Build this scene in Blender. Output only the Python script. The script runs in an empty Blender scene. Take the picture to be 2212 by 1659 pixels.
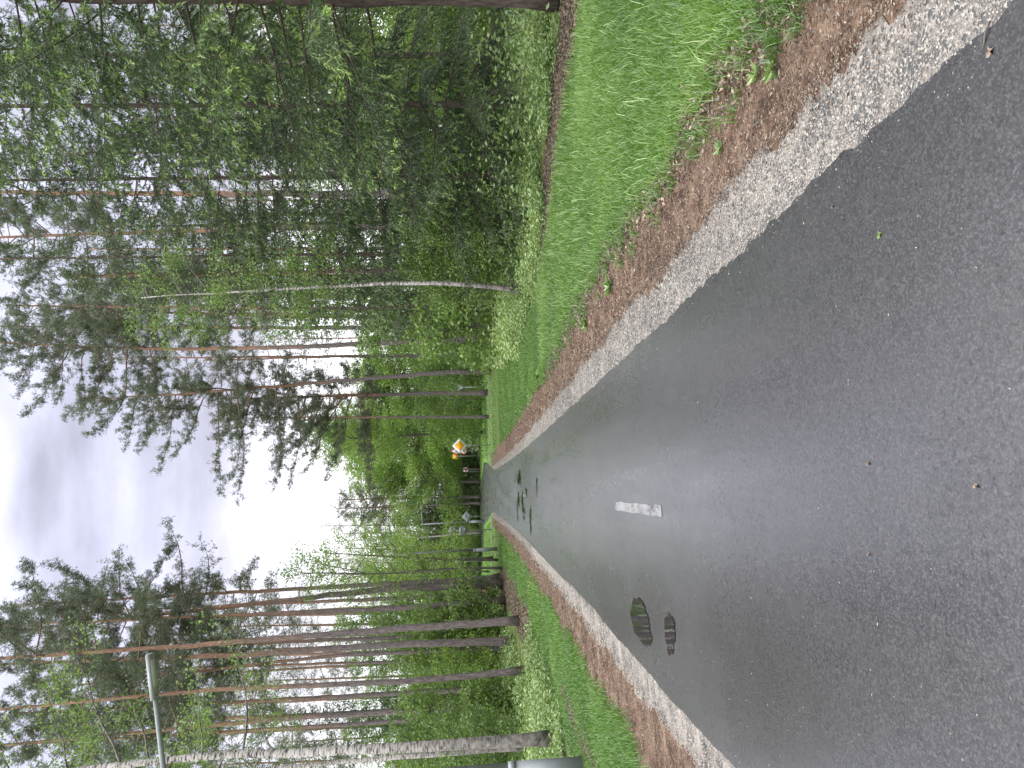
import bpy, math, random
import numpy as np
from mathutils import Vector, Matrix
rng = np.random.default_rng(7); random.seed(7)
SC = bpy.context.scene; COL = SC.collection
TAU = 2*math.pi

# ------------------------------------------------------------------ camera
EYE = np.array([0., 0., 1.5]); FPX = 1670.0
YAW, PIT, ROL = math.radians(7.79), math.radians(-2.95), math.radians(1.3)
F = np.array([math.sin(YAW)*math.cos(PIT), math.cos(YAW)*math.cos(PIT), math.sin(PIT)])
R0 = np.array([math.cos(YAW), -math.sin(YAW), 0.]); U0 = np.cross(R0, F)
U = U0*math.cos(ROL)+R0*math.sin(ROL); R = R0*math.cos(ROL)-U0*math.sin(ROL)
cd = bpy.data.cameras.new('camera'); cam = bpy.data.objects.new('camera', cd); COL.objects.link(cam)
M = Matrix.Identity(4)
for i in range(3):
    M[i][0] = -U[i]; M[i][1] = R[i]; M[i][2] = -F[i]; M[i][3] = EYE[i]
cam.matrix_world = M
cd.sensor_width = 36; cd.lens = 36*FPX/2212; cd.clip_end = 3000; cd.clip_start = 0.05
SC.camera = cam

# ------------------------------------------------------------------ sky and light
W = bpy.data.worlds.new('World'); SC.world = W; W.use_nodes = True
nt = W.node_tree; nt.nodes.clear(); N = nt.nodes.new; L = nt.links.new
tc = N('ShaderNodeTexCoord'); sep = N('ShaderNodeSeparateXYZ'); L(tc.outputs['Generated'], sep.inputs[0])
mp = N('ShaderNodeMapping'); mp.inputs['Scale'].default_value = (1.0, 1.3, 3.2); L(tc.outputs['Generated'], mp.inputs[0])
n1 = N('ShaderNodeTexNoise'); n1.inputs['Scale'].default_value = 3.4; n1.inputs['Detail'].default_value = 7; n1.inputs['Roughness'].default_value = .5
L(mp.outputs[0], n1.inputs['Vector'])
elev = N('ShaderNodeValToRGB'); L(sep.outputs[2], elev.inputs[0])       # overcast: bright haze low, grey deck, brightest overhead
e = elev.color_ramp; e.elements[0].position = 0.0; e.elements[0].color = (1.2, 1.2, 1.22, 1)
e.elements[1].position = 1.0; e.elements[1].color = (3.4, 3.4, 3.45, 1)
for p, c in ((.15, (1.35, 1.34, 1.42, 1)), (.24, (.74, .74, .85, 1)), (.31, (.56, .565, .69, 1)), (.42, (.49, .50, .63, 1)), (.53, (.58, .59, .73, 1)), (.61, (.95, .96, 1.05, 1)), (.72, (2.4, 2.4, 2.48, 1))):
    q = e.elements.new(p); q.color = c
cr = N('ShaderNodeMapRange'); cr.inputs[1].default_value = .40; cr.inputs[2].default_value = .62; cr.inputs[3].default_value = .82; cr.inputs[4].default_value = 1.42
L(n1.outputs[0], cr.inputs[0])
mul = N('ShaderNodeVectorMath'); mul.operation = 'SCALE'; L(elev.outputs[0], mul.inputs[0]); L(cr.outputs[0], mul.inputs['Scale'])
sky = N('ShaderNodeTexSky'); sky.sky_type = 'NISHITA'; sky.sun_disc = False
sky.sun_elevation = math.radians(48); sky.sun_rotation = math.radians(150)
b1 = N('ShaderNodeBackground'); b1.inputs[1].default_value = .05; L(sky.outputs[0], b1.inputs[0])
b2 = N('ShaderNodeBackground'); b2.inputs[1].default_value = 1.0; L(mul.outputs[0], b2.inputs[0])
mx = N('ShaderNodeMixShader'); mx.inputs[0].default_value = .96; L(b1.outputs[0], mx.inputs[1]); L(b2.outputs[0], mx.inputs[2])
wo = N('ShaderNodeOutputWorld'); L(mx.outputs[0], wo.inputs[0])
sd = bpy.data.lights.new('sun', 'SUN'); sd.energy = 1.5; sd.angle = math.radians(70); sd.color = (1, .97, .92)
so = bpy.data.objects.new('sun', sd); COL.objects.link(so); so.rotation_euler = (math.radians(42), 0, math.radians(-30))
SC.view_settings.view_transform = 'Standard'; SC.view_settings.look = 'None'; SC.view_settings.exposure = 0.45; SC.view_settings.gamma = 1
try:
    SC.cycles.max_bounces = 5; SC.cycles.diffuse_bounces = 3; SC.cycles.transmission_bounces = 3; SC.cycles.glossy_bounces = 3
except Exception: pass

# ------------------------------------------------------------------ helpers
def raydir(x, y): return F*FPX + R*(829.5-y) + U*(1106-x)
def pt(x, y, Y):                       # point at world depth Y seen at photo position (x, y)
    d = raydir(x, y); return EYE + d*(Y/d[1])
_ty = np.array([-30, 0, 10, 20, 30, 40, 50, 60, 75, 90, 130, 400.]); _tz = np.array([.3, 0, -.1, -.19, -.22, -.16, 0.0, .2, .42, .62, 1.0, 2.0])
def terr(x, y):
    x = np.asarray(x, float); y = np.asarray(y, float)
    z = (np.interp(y-3, _ty, _tz)+np.interp(y, _ty, _tz)+np.interp(y+3, _ty, _tz))/3
    a = np.clip((np.abs(x)-6.0)/4, 0, 1)
    return z + a*(.10*np.sin(x*.9+1.3*np.sin(y*.35))*np.cos(y*.55) + .12*np.sin(x*.31+2)*np.sin(y*.23+1)) + .03*np.clip(-x-6, 0, 8)*0
def gp(y, Y):                          # ground point at depth Y in photo column y
    p = pt(1030, y, Y); return np.array([p[0], Y, float(terr(p[0], Y))])

def nrm(v): return v/np.maximum(np.linalg.norm(v, axis=-1, keepdims=True), 1e-9)
def rv(n): return nrm(rng.normal(size=(n, 3)))

class MB:
    def __init__(s): s.V = []; s.T = []; s.Q = []; s.A = []; s.n = 0
    def add(s, v, tris=None, quads=None, a=0.5):
        v = np.asarray(v, float).reshape(-1, 3)
        s.V.append(v); s.A.append(np.broadcast_to(np.asarray(a, float), (len(v),)).copy())
        if tris is not None and len(tris): s.T.append(np.asarray(tris, np.int64).reshape(-1, 3)+s.n)
        if quads is not None and len(quads): s.Q.append(np.asarray(quads, np.int64).reshape(-1, 4)+s.n)
        s.n += len(v)
    def tube(s, P, r, sides=6, a=0.5, cap=False):
        P = np.asarray(P, float); k = len(P); r = np.broadcast_to(np.asarray(r, float), (k,))
        T = nrm(np.gradient(P, axis=0)); ref = np.array([0, 0, 1.]) if abs(T[:, 2]).mean() < .8 else np.array([1., 0, 0])
        A = nrm(np.cross(T, ref)); B = np.cross(T, A)
        th = np.arange(sides)*TAU/sides
        ring = P[:, None] + r[:, None, None]*(np.cos(th)[None, :, None]*A[:, None] + np.sin(th)[None, :, None]*B[:, None])
        i = np.arange(k-1)[:, None]*sides; j = np.arange(sides)[None]; j2 = (j+1) % sides
        q = np.stack([i+j, i+j2, i+sides+j2, i+sides+j], -1).reshape(-1, 4)
        aa = np.repeat(np.broadcast_to(np.asarray(a, float), (k,)), sides)
        v = ring.reshape(-1, 3); tr = None
        if cap:
            v = np.vstack([v, P[:1], P[-1:]]); aa = np.append(aa, [aa[0], aa[-1]]); nn = k*sides
            jj = np.arange(sides); j3 = (jj+1) % sides
            tr = np.vstack([np.stack([jj*0+nn, j3, jj], -1), np.stack([jj*0+nn+1, jj+(k-1)*sides, j3+(k-1)*sides], -1)])
        s.add(v, tr, q, aa)
    def box(s, c, sz, rot=None):
        c = np.asarray(c, float); h = np.asarray(sz, float)/2
        v = np.array([[x, y, z] for x in (-1, 1) for y in (-1, 1) for z in (-1, 1)], float)*h
        if rot is not None: v = v @ np.asarray(rot).T
        s.add(v+c, None, [[0, 1, 3, 2], [4, 6, 7, 5], [0, 4, 5, 1], [2, 3, 7, 6], [0, 2, 6, 4], [1, 5, 7, 3]])
    def prism(s, poly, y0, y1):        # polygon in x,z extruded along y
        p = np.asarray(poly, float); n = len(p)
        v = np.vstack([np.c_[p[:, 0], np.full(n, y0), p[:, 1]], np.c_[p[:, 0], np.full(n, y1), p[:, 1]]])
        q = [[i, (i+1) % n, n+(i+1) % n, n+i] for i in range(n)]
        c0 = np.append(p.mean(0), 0); v = np.vstack([v, [[c0[0], y0, c0[1]], [c0[0], y1, c0[1]]]])
        t = [[2*n, (i+1) % n, i] for i in range(n)]+[[2*n+1, n+i, n+(i+1) % n] for i in range(n)]
        s.add(v, t, q)
    def leaves(s, c, ln, wd, a, d=None, bend=.25):
        n = len(c); d = rv(n) if d is None else nrm(d); ln = np.broadcast_to(ln, (n,))[:, None]; wd = np.broadcast_to(wd, (n,))[:, None]
        b = nrm(np.cross(d, rv(n))); nn = np.cross(d, b)
        v = np.stack([c, c+d*ln*.45+b*wd*.5+nn*ln*bend*.3, c+d*ln, c+d*ln*.45-b*wd*.5+nn*ln*bend*.3], 1).reshape(-1, 3)
        i = np.arange(n)[:, None]*4
        t = np.concatenate([i+np.array([0, 1, 2]), i+np.array([0, 2, 3])], 1).reshape(-1, 3)
        s.add(v, t, None, np.repeat(np.broadcast_to(a, (n,)), 4))
    def needles(s, c, d, k, ln, w, a, spread=.9, along=0.0):
        n = len(c); c = np.repeat(c, k, 0); d0 = np.repeat(nrm(d), k, 0); m = n*k
        ln = np.repeat(np.broadcast_to(ln, (n,)), k)[:, None]
        dd = nrm(d0*(1-spread*.5)+rv(m)*spread)
        c = c + d0*(rng.random((m, 1))*along)
        b = nrm(np.cross(dd, rv(m)))*w
        v = np.stack([c-b, c+b, c+dd*ln*(.7+.6*rng.random((m, 1)))], 1).reshape(-1, 3)
        s.add(v, np.arange(m*3).reshape(-1, 3), None, np.repeat(np.repeat(np.broadcast_to(a, (n,)), k), 3))
    def mesh(s, name, mat, smooth=False):
        me = bpy.data.meshes.new(name)
        V = np.vstack(s.V); T = np.vstack(s.T) if s.T else np.zeros((0, 3), int); Q = np.vstack(s.Q) if s.Q else np.zeros((0, 4), int)
        me.vertices.add(len(V)); me.vertices.foreach_set('co', V.astype(np.float32).ravel())
        me.loops.add(T.size+Q.size); me.loops.foreach_set('vertex_index', np.concatenate([T.ravel(), Q.ravel()]).astype(np.int32))
        nf = len(T)+len(Q); me.polygons.add(nf)
        me.polygons.foreach_set('loop_start', np.concatenate([np.arange(len(T))*3, T.size+np.arange(len(Q))*4]).astype(np.int32))
        me.update(calc_edges=True)
        at = me.attributes.new('rnd', 'FLOAT', 'POINT'); at.data.foreach_set('value', np.concatenate(s.A).astype(np.float32))
        if smooth: me.polygons.foreach_set('use_smooth', np.ones(nf, bool))
        me.materials.append(mat); me.update(); return me
    def build(s, name, mat, parent=None, smooth=False, loc=None):
        if s.n == 0: return None
        o = bpy.data.objects.new(name, s.mesh(name, mat, smooth)); COL.objects.link(o)
        if parent is not None: o.parent = parent
        if loc is not None: o.location = loc
        return o
def tag(o, label=None, cat=None, group=None, kind=None):
    if label: o['label'] = label
    if cat: o['category'] = cat
    if group: o['group'] = group
    if kind: o['kind'] = kind
    return o
def empty(name, loc, label, cat, group=None, rz=0):
    o = bpy.data.objects.new(name, None); COL.objects.link(o); o.location = tuple(loc); o.rotation_euler = (0, 0, rz); o.empty_display_size = .2
    return tag(o, label, cat, group)
def copy_tree(root, loc, rz, sc, label, group=None, tilt=0):
    r = root.copy(); COL.objects.link(r); r.location = tuple(loc); r.rotation_euler = (tilt, 0, rz); r.scale = (sc, sc, sc); r['label'] = label
    if group: r['group'] = group
    for ch in list(root.children):
        c = ch.copy(); COL.objects.link(c); c.parent = r
    return r

# ------------------------------------------------------------------ materials
def newmat(name):
    m = bpy.data.materials.new(name); m.use_nodes = True; t = m.node_tree; t.nodes.clear()
    return m, t, t.nodes.new, t.links.new
def ramp(N, stops):
    r = N('ShaderNodeValToRGB'); el = r.color_ramp.elements
    el[0].position, el[0].color = stops[0][0], (*stops[0][1], 1); el[1].position, el[1].color = stops[-1][0], (*stops[-1][1], 1)
    for p, c in stops[1:-1]: q = el.new(p); q.color = (*c, 1)
    return r
def noise(N, L, vec, scale, detail=4, rough=.55):
    n = N('ShaderNodeTexNoise'); n.inputs['Scale'].default_value = scale; n.inputs['Detail'].default_value = detail; n.inputs['Roughness'].default_value = rough
    if vec is not None: L(vec, n.inputs['Vector'])
    return n
def leafmat(name, stops, trans=.35, gloss=.06, nscale=1.1, rough=.45):
    m, t, N, L = newmat(name)
    at = N('ShaderNodeAttribute'); at.attribute_name = 'rnd'
    oi = N('ShaderNodeObjectInfo'); tc = N('ShaderNodeTexCoord')
    n = noise(N, L, tc.outputs['Object'], nscale, 2)
    a1 = N('ShaderNodeMath'); a1.operation = 'MULTIPLY_ADD'; L(n.outputs[0], a1.inputs[0]); a1.inputs[1].default_value = .5; L(at.outputs['Fac'], a1.inputs[2])
    a2 = N('ShaderNodeMath'); a2.operation = 'MULTIPLY_ADD'; L(oi.outputs['Random'], a2.inputs[0]); a2.inputs[1].default_value = .22; L(a1.outputs[0], a2.inputs[2])
    a3 = N('ShaderNodeMath'); a3.operation = 'SUBTRACT'; L(a2.outputs[0], a3.inputs[0]); a3.inputs[1].default_value = .36
    r = ramp(N, stops); L(a3.outputs[0], r.inputs[0])
    d = N('ShaderNodeBsdfDiffuse'); L(r.outputs[0], d.inputs[0])
    tr = N('ShaderNodeBsdfTranslucent'); L(r.outputs[0], tr.inputs[0])
    mx = N('ShaderNodeMixShader'); mx.inputs[0].default_value = trans; L(d.outputs[0], mx.inputs[1]); L(tr.outputs[0], mx.inputs[2])
    g = N('ShaderNodeBsdfGlossy'); g.inputs['Roughness'].default_value = rough; g.inputs[0].default_value = (.8, .85, .8, 1)
    m2 = N('ShaderNodeMixShader'); m2.inputs[0].default_value = gloss; L(mx.outputs[0], m2.inputs[1]); L(g.outputs[0], m2.inputs[2])
    o = N('ShaderNodeOutputMaterial'); L(m2.outputs[0], o.inputs[0]); return m
def princ(N, L, col=None, rough=.8, metal=0, spec=.3):
    b = N('ShaderNodeBsdfPrincipled'); b.inputs['Roughness'].default_value = rough; b.inputs['Metallic'].default_value = metal
    b.inputs['Specular IOR Level'].default_value = spec
    if isinstance(col, tuple): b.inputs['Base Color'].default_value = (*col, 1)
    elif col is not None: L(col, b.inputs['Base Color'])
    o = N('ShaderNodeOutputMaterial'); L(b.outputs[0], o.inputs[0]); return b
def bump(N, L, h, strength, dist, b):
    k = N('ShaderNodeBump'); k.inputs['Strength'].default_value = strength; k.inputs['Distance'].default_value = dist; L(h, k.inputs['Height']); L(k.outputs[0], b.inputs['Normal'])
def barkmat(name, low, high, lowd, highd, at0=.35, at1=.55, sc=(9, 9, 2.2)):
    m, t, N, L = newmat(name); at = N('ShaderNodeAttribute'); at.attribute_name = 'rnd'
    tc = N('ShaderNodeTexCoord'); mp = N('ShaderNodeMapping'); mp.inputs['Scale'].default_value = sc; L(tc.outputs['Object'], mp.inputs[0])
    n = noise(N, L, mp.outputs[0], 2.2, 6, .65); n2 = noise(N, L, tc.outputs['Object'], .9, 3)
    ad = N('ShaderNodeMath'); ad.operation = 'MULTIPLY_ADD'; L(n2.outputs[0], ad.inputs[0]); ad.inputs[1].default_value = .35; L(at.outputs['Fac'], ad.inputs[2])
    mr = N('ShaderNodeMapRange'); mr.inputs[1].default_value = at0+.17; mr.inputs[2].default_value = at1+.17; L(ad.outputs[0], mr.inputs[0])
    r1 = ramp(N, [(.35, lowd), (.65, low)]); r2 = ramp(N, [(.35, highd), (.65, high)]); L(n.outputs[0], r1.inputs[0]); L(n.outputs[0], r2.inputs[0])
    mx = N('ShaderNodeMixRGB'); L(mr.outputs[0], mx.inputs[0]); L(r1.outputs[0], mx.inputs[1]); L(r2.outputs[0], mx.inputs[2])
    b = princ(N, L, mx.outputs[0], .9, 0, .2); bump(N, L, n.outputs[0], .9, .04, b); return m
M_pinebark = barkmat('pine bark', (.23, .20, .193), (.40, .25, .18), (.085, .068, .066), (.20, .115, .08))
M_spbark = barkmat('spruce bark', (.13, .10, .085), (.13, .10, .085), (.05, .038, .033), (.05, .038, .033))
M_dbark = barkmat('deciduous bark', (.15, .14, .12), (.15, .14, .12), (.06, .055, .045), (.06, .055, .045), sc=(7, 7, 3))
def birchmat():
    m, t, N, L = newmat('birch bark'); tc = N('ShaderNodeTexCoord'); mp = N('ShaderNodeMapping'); mp.inputs['Scale'].default_value = (5, 5, 22); L(tc.outputs['Object'], mp.inputs[0])
    n = noise(N, L, mp.outputs[0], 1.3, 5, .7); r = ramp(N, [(.41, (.04, .036, .034)), (.47, (.34, .31, .29)), (.58, (.60, .57, .55))]); L(n.outputs[0], r.inputs[0])
    at = N('ShaderNodeAttribute'); at.attribute_name = 'rnd'
    n3 = noise(N, L, tc.outputs['Object'], 6, 4); r3 = ramp(N, [(.4, (.05, .045, .04)), (.6, (.22, .2, .18))]); L(n3.outputs[0], r3.inputs[0])
    mr = N('ShaderNodeMapRange'); mr.inputs[1].default_value = .06; mr.inputs[2].default_value = .34; mr.inputs[3].default_value = .9; mr.inputs[4].default_value = 0; L(at.outputs['Fac'], mr.inputs[0])
    mx = N('ShaderNodeMixRGB'); L(mr.outputs[0], mx.inputs[0]); L(r.outputs[0], mx.inputs[1]); L(r3.outputs[0], mx.inputs[2])
    b = princ(N, L, mx.outputs[0], .75, 0, .3); bump(N, L, n.outputs[0], .4, .015, b); return m
M_birch = birchmat()
M_pine = leafmat('pine needles', [(0, (.055, .070, .045)), (.5, (.125, .155, .092)), (1, (.23, .27, .14))], .25)
M_spruce = leafmat('spruce needles', [(0, (.026, .046, .020)), (.35, (.070, .118, .042)), (.65, (.14, .23, .06)), (1, (.32, .46, .11))], .3)
M_green = leafmat('maple leaves', [(0, (.065, .13, .02)), (.5, (.21, .34, .045)), (1, (.42, .56, .08))], .45)
M_birchleaf = leafmat('birch leaves', [(0, (.055, .105, .022)), (.5, (.16, .26, .05)), (1, (.32, .45, .09))], .42)
M_darkleaf = leafmat('hazel leaves', [(0, (.045, .095, .02)), (.5, (.15, .25, .045)), (1, (.31, .44, .08))], .4)
M_herb = leafmat('herb leaves', [(0, (.030, .070, .015)), (.5, (.115, .205, .040)), (1, (.32, .44, .13))], .35, .1)
M_grass = leafmat('grass blades', [(0, (.026, .072, .008)), (.5, (.080, .190, .013)), (.85, (.165, .31, .028)), (1, (.40, .50, .20))], .4, .08, .5)
M_chip = leafmat('litter bits', [(0, (.04, .026, .019)), (.4, (.125, .08, .054)), (.75, (.22, .145, .10)), (1, (.42, .33, .25))], .05, .08)
M_stone = leafmat('stones', [(0, (.05, .05, .052)), (.25, (.13, .12, .11)), (.6, (.24, .215, .19)), (1, (.40, .37, .33))], 0, .05)
def metal(name, col, rough=.45, metal_=.6):
    m, t, N, L = newmat(name); tc = N('ShaderNodeTexCoord'); n = noise(N, L, tc.outputs['Object'], 7, 5)
    r = ramp(N, [(.3, tuple(c*.82 for c in col)), (.7, col)]); L(n.outputs[0], r.inputs[0]); princ(N, L, r.outputs[0], rough, metal_, .4); return m
M_galv = metal('galvanised steel', (.24, .26, .27), .55, .3); M_alu = metal('sign back aluminium', (.27, .29, .30), .55, .2); M_lamp = metal('lamp housing', (.33, .345, .355), .45, .2)
def flat(name, col, rough=.5): 
    m, t, N, L = newmat(name); tc = N('ShaderNodeTexCoord'); n = noise(N, L, tc.outputs['Object'], 14, 4)
    r = ramp(N, [(.3, tuple(c*.88 for c in col)), (.7, col)]); L(n.outputs[0], r.inputs[0]); princ(N, L, r.outputs[0], rough, 0, .4); return m
M_white = flat('white paint', (.78, .78, .80)); M_yel = flat('yellow sign film', (.85, .42, .01)); M_red = flat('red sign film', (.50, .03, .04)); M_blk = flat('black sign film', (.02, .02, .02))
M_orange = flat('orange paint', (.62, .12, .015)); M_redpaint = flat('red paint', (.60, .05, .03)); M_glass = flat('frosted glass', (.55, .60, .66), .2)

def groundmat(name, stops, scale, extra=None, b=.6, bd=.03, rough=.95, sc2=40):
    m, t, N, L = newmat(name); tc = N('ShaderNodeTexCoord'); n = noise(N, L, tc.outputs['Object'], scale, 9, .68)
    n2 = noise(N, L, tc.outputs['Object'], sc2, 4, .7)
    ad = N('ShaderNodeMath'); ad.operation = 'MULTIPLY_ADD'; L(n2.outputs[0], ad.inputs[0]); ad.inputs[1].default_value = .7; L(n.outputs[0], ad.inputs[2])
    mr = N('ShaderNodeMath'); mr.operation = 'SUBTRACT'; L(ad.outputs[0], mr.inputs[0]); mr.inputs[1].default_value = .35
    r = ramp(N, stops); L(mr.outputs[0], r.inputs[0])
    bb = princ(N, L, r.outputs[0], rough, 0, .2); bump(N, L, n2.outputs[0], b, bd, bb); return m
M_floor = groundmat('forest floor', [(.3, (.03, .04, .016)), (.45, (.075, .105, .03)), (.58, (.13, .16, .045)), (.72, (.13, .09, .05))], .6)
M_soil = groundmat('grassy soil', [(.3, (.04, .06, .02)), (.5, (.08, .13, .03)), (.75, (.12, .16, .045))], 3)
M_farg = groundmat('mown grass', [(.3, (.07, .15, .03)), (.5, (.12, .24, .04)), (.75, (.2, .32, .07))], 1.2)
M_dirt = groundmat('brown needle litter', [(.32, (.030, .019, .014)), (.45, (.095, .060, .041)), (.58, (.165, .110, .077)), (.74, (.30, .225, .165))], 5, sc2=70)
M_sand = groundmat('pale sand and gravel', [(.34, (.035, .035, .036)), (.45, (.115, .104, .094)), (.56, (.20, .18, .158)), (.72, (.33, .30, .265))], 6, sc2=90, b=.7, bd=.012)
def asphalt():
    m, t, N, L = newmat('wet asphalt'); tc = N('ShaderNodeTexCoord'); P = tc.outputs['Object']
    v = N('ShaderNodeTexVoronoi'); v.inputs['Scale'].default_value = 150; L(P, v.inputs['Vector'])
    n = noise(N, L, P, 190, 2); n2 = noise(N, L, P, 9, 8, .72)
    mp = N('ShaderNodeMapping'); mp.inputs['Scale'].default_value = (1.6, .14, 1); L(P, mp.inputs[0])
    n3 = noise(N, L, mp.outputs[0], 1.25, 6, .6)
    r = ramp(N, [(0, (.017, .0165, .019)), (.5, (.027, .0262, .030)), (.9, (.068, .066, .070))]); L(v.outputs['Color'], r.inputs[0])
    r2 = ramp(N, [(.3, (.75, .74, .73)), (.62, (1.12, 1.12, 1.14))]); L(n3.outputs[0], r2.inputs[0])
    mul = N('ShaderNodeMixRGB'); mul.blend_type = 'MULTIPLY'; mul.inputs[0].default_value = 1; L(r.outputs[0], mul.inputs[1]); L(r2.outputs[0], mul.inputs[2])
    # damp hollows along the left edge, soft edged
    nd = noise(N, L, P, 1.7, 4, .5); damp = None
    for (x, y, sx, sy) in DAMP:
        a = N('ShaderNodeMapping'); a.vector_type = 'TEXTURE'; a.inputs['Location'].default_value = (x, y, -.1); a.inputs['Scale'].default_value = (sx, sy, 5); L(P, a.inputs[0])
        l = N('ShaderNodeVectorMath'); l.operation = 'LENGTH'; L(a.outputs[0], l.inputs[0])
        k = N('ShaderNodeMath'); k.operation = 'MULTIPLY_ADD'; L(nd.outputs[0], k.inputs[0]); k.inputs[1].default_value = 1.3; L(l.outputs['Value'], k.inputs[2])
        q = N('ShaderNodeMapRange'); q.interpolation_type = 'SMOOTHSTEP'; q.inputs[1].default_value = .9; q.inputs[2].default_value = 2.1; q.inputs[3].default_value = 1; q.inputs[4].default_value = 0; L(k.outputs[0], q.inputs[0])
        if damp is None: damp = q.outputs[0]
        else:
            w = N('ShaderNodeMath'); w.operation = 'MAXIMUM'; L(damp, w.inputs[0]); L(q.outputs[0], w.inputs[1]); damp = w.outputs[0]
    dk = N('ShaderNodeMixRGB'); dk.blend_type = 'MULTIPLY'; L(damp, dk.inputs[0]); L(mul.outputs[0], dk.inputs[1]); dk.inputs[2].default_value = (.74, .72, .70, 1)
    n5 = noise(N, L, P, 44, 5, .7); nm = noise(N, L, P, .8, 4); am = N('ShaderNodeMath'); am.operation = 'MULTIPLY_ADD'; L(nm.outputs[0], am.inputs[0]); am.inputs[1].default_value = .35; L(n5.outputs[0], am.inputs[2])
    r5 = ramp(N, [(.70, (0, 0, 0)), (.86, (1, 1, 1))]); L(am.outputs[0], r5.inputs[0])
    dk2 = N('ShaderNodeMixRGB'); dk2.blend_type = 'MULTIPLY'; L(r5.outputs[0], dk2.inputs[0]); L(dk.outputs[0], dk2.inputs[1]); dk2.inputs[2].default_value = (.6, .59, .58, 1)
    b = princ(N, L, dk2.outputs[0], .35, 0, .25)
    ad = N('ShaderNodeMath'); ad.operation = 'MULTIPLY_ADD'; L(n2.outputs[0], ad.inputs[0]); ad.inputs[1].default_value = .5; L(n3.outputs[0], ad.inputs[2])
    mr = N('ShaderNodeMapRange'); mr.inputs[1].default_value = .55; mr.inputs[2].default_value = .95; mr.inputs[3].default_value = R_HI; mr.inputs[4].default_value = R_LO; L(ad.outputs[0], mr.inputs[0])
    rr = N('ShaderNodeMixRGB'); L(damp, rr.inputs[0]); L(mr.outputs[0], rr.inputs[1]); rr.inputs[2].default_value = (.26, .26, .26, 1)
    cw = N('ShaderNodeMapRange'); cw.inputs[3].default_value = COATW; cw.inputs[4].default_value = .6; L(r5.outputs[0], cw.inputs[0]); L(cw.outputs[0], b.inputs['Coat Weight'])
    L(rr.outputs[0], b.inputs['Roughness']); L(rr.outputs[0], b.inputs['Coat Roughness'])
    b.inputs['Coat IOR'].default_value = 1.62
    h = N('ShaderNodeMath'); h.operation = 'ADD'; L(v.outputs['Distance'], h.inputs[0]); L(n.outputs[0], h.inputs[1])
    bump(N, L, h.outputs[0], .10, .0016, b); return m
R_HI, R_LO, COATW = .37, .23, 1.0
DAMP = ((-1.2, 4.4, .55, 1.1), (-1.3, 9.4, .4, 1.5), (-.98, 7.2, .34, .8), (.2, 26, 1.1, 5))
M_asph = asphalt()
def watermat():
    m, t, N, L = newmat('puddle water'); tc = N('ShaderNodeTexCoord'); n = noise(N, L, tc.outputs['Object'], 9, 2)
    b = princ(N, L, (.012, .012, .012), .015, 0, .9); b.inputs['IOR'].default_value = 1.6; bump(N, L, n.outputs[0], .04, .01, b); return m
M_water = watermat()

# ------------------------------------------------------------------ ground, path and verges
def wob(y, seed, amp, f=1.0):
    y = np.asarray(y, float); return amp*(np.sin(y*1.7*f+seed)+.6*np.sin(y*4.1*f+seed*2.3)+.45*np.sin(y*9.3*f+seed*3.1)+.3*np.sin(y*21*f+seed*5.7)+.22*np.sin(y*47*f+seed*1.3))
YS = np.concatenate([np.arange(-4, 8, .03), np.arange(8, 20, .08), np.arange(20, 45, .25), np.arange(45, 101, .5)])
YG = np.concatenate([np.arange(-14, 30, .5), np.arange(30, 130, 1.5), np.geomspace(130, 1500, 30)])
XG = np.concatenate([-np.geomspace(1500, 26, 26), np.arange(-25, 25.1, .5), np.geomspace(26, 1500, 26)])
def grid(name, xs, ys, mat, zoff, fx=None):
    X, Y = np.meshgrid(xs, ys); Z = terr(X, Y)+zoff
    a, b = X.shape; i = np.arange(a-1)[:, None]*b+np.arange(b-1)[None]
    m = MB(); m.add(np.stack([X, Y, Z], -1).reshape(-1, 3), None, np.stack([i, i+1, i+b+1, i+b], -1).reshape(-1, 4))
    return m.build(name, mat, None, True)
tag(grid('ground', XG, YG, M_floor, -.02), 'mossy forest floor under the trees', None, None, 'structure')
def strip(name, xl, xr, ys, mat, zoff, label, nx=5, drop=0):
    xl = np.broadcast_to(xl, ys.shape); xr = np.broadcast_to(xr, ys.shape); t = np.linspace(0, 1, nx)
    X = xl[:, None]*(1-t)+xr[:, None]*t; Y = np.repeat(ys[:, None], nx, 1); Z = terr(X, Y)+zoff
    a, b = X.shape; i = np.arange(a-1)[:, None]*b+np.arange(b-1)[None]
    m = MB(); m.add(np.stack([X, Y, Z], -1).reshape(-1, 3), None, np.stack([i, i+1, i+b+1, i+b], -1).reshape(-1, 4))
    return tag(m.build(name, mat, None, True), label, None, None, 'structure')
GR_in = lambda y: 2.30+np.clip((y-3)*.06, 0, .36)+wob(y, 1, .065, .9)
GR_out = lambda y: np.interp(y, [0, 11, 14, 18, 24, 37, 50, 60], [6.9, 6.5, 5.6, 4.9, 4.8, 6.4, 9.0, 11])+wob(y, 5, .12, .4)
GL_in = lambda y: -2.62+wob(y, 2.2, .07, .8)
GL_out = lambda y: np.interp(y, [0, 14, 20, 30, 45, 58], [-4.9, -4.8, -4.5, -4.2, -4.4, -7])+wob(y, 8, .12, .4)
PR = lambda y: 1.29+np.interp(y, [0, 55, 68, 80, 100], [0, 0.1, 1.1, 1.6, -1.5])+wob(y, 4, .010, 1.9)+.012*np.sin(y*31)*np.sin(y*7.3)
PL = lambda y: -1.73+np.interp(y, [0, 60, 70, 85, 100], [0, .1, -.9, -2.0, -8])+wob(y, 3, .009, 1.3)+.06*np.exp(-((np.asarray(y)-12)/3)**2)
strip('grass_verge', YS*0+1.9, GR_out(YS), YS, M_soil, -.012, 'right grass verge soil', 12)
strip('grass_verge', GL_out(YS), YS*0-2.3, YS, M_soil, -.012, 'left grass verge soil', 10)
farY = np.arange(56, 110, .8)
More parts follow.
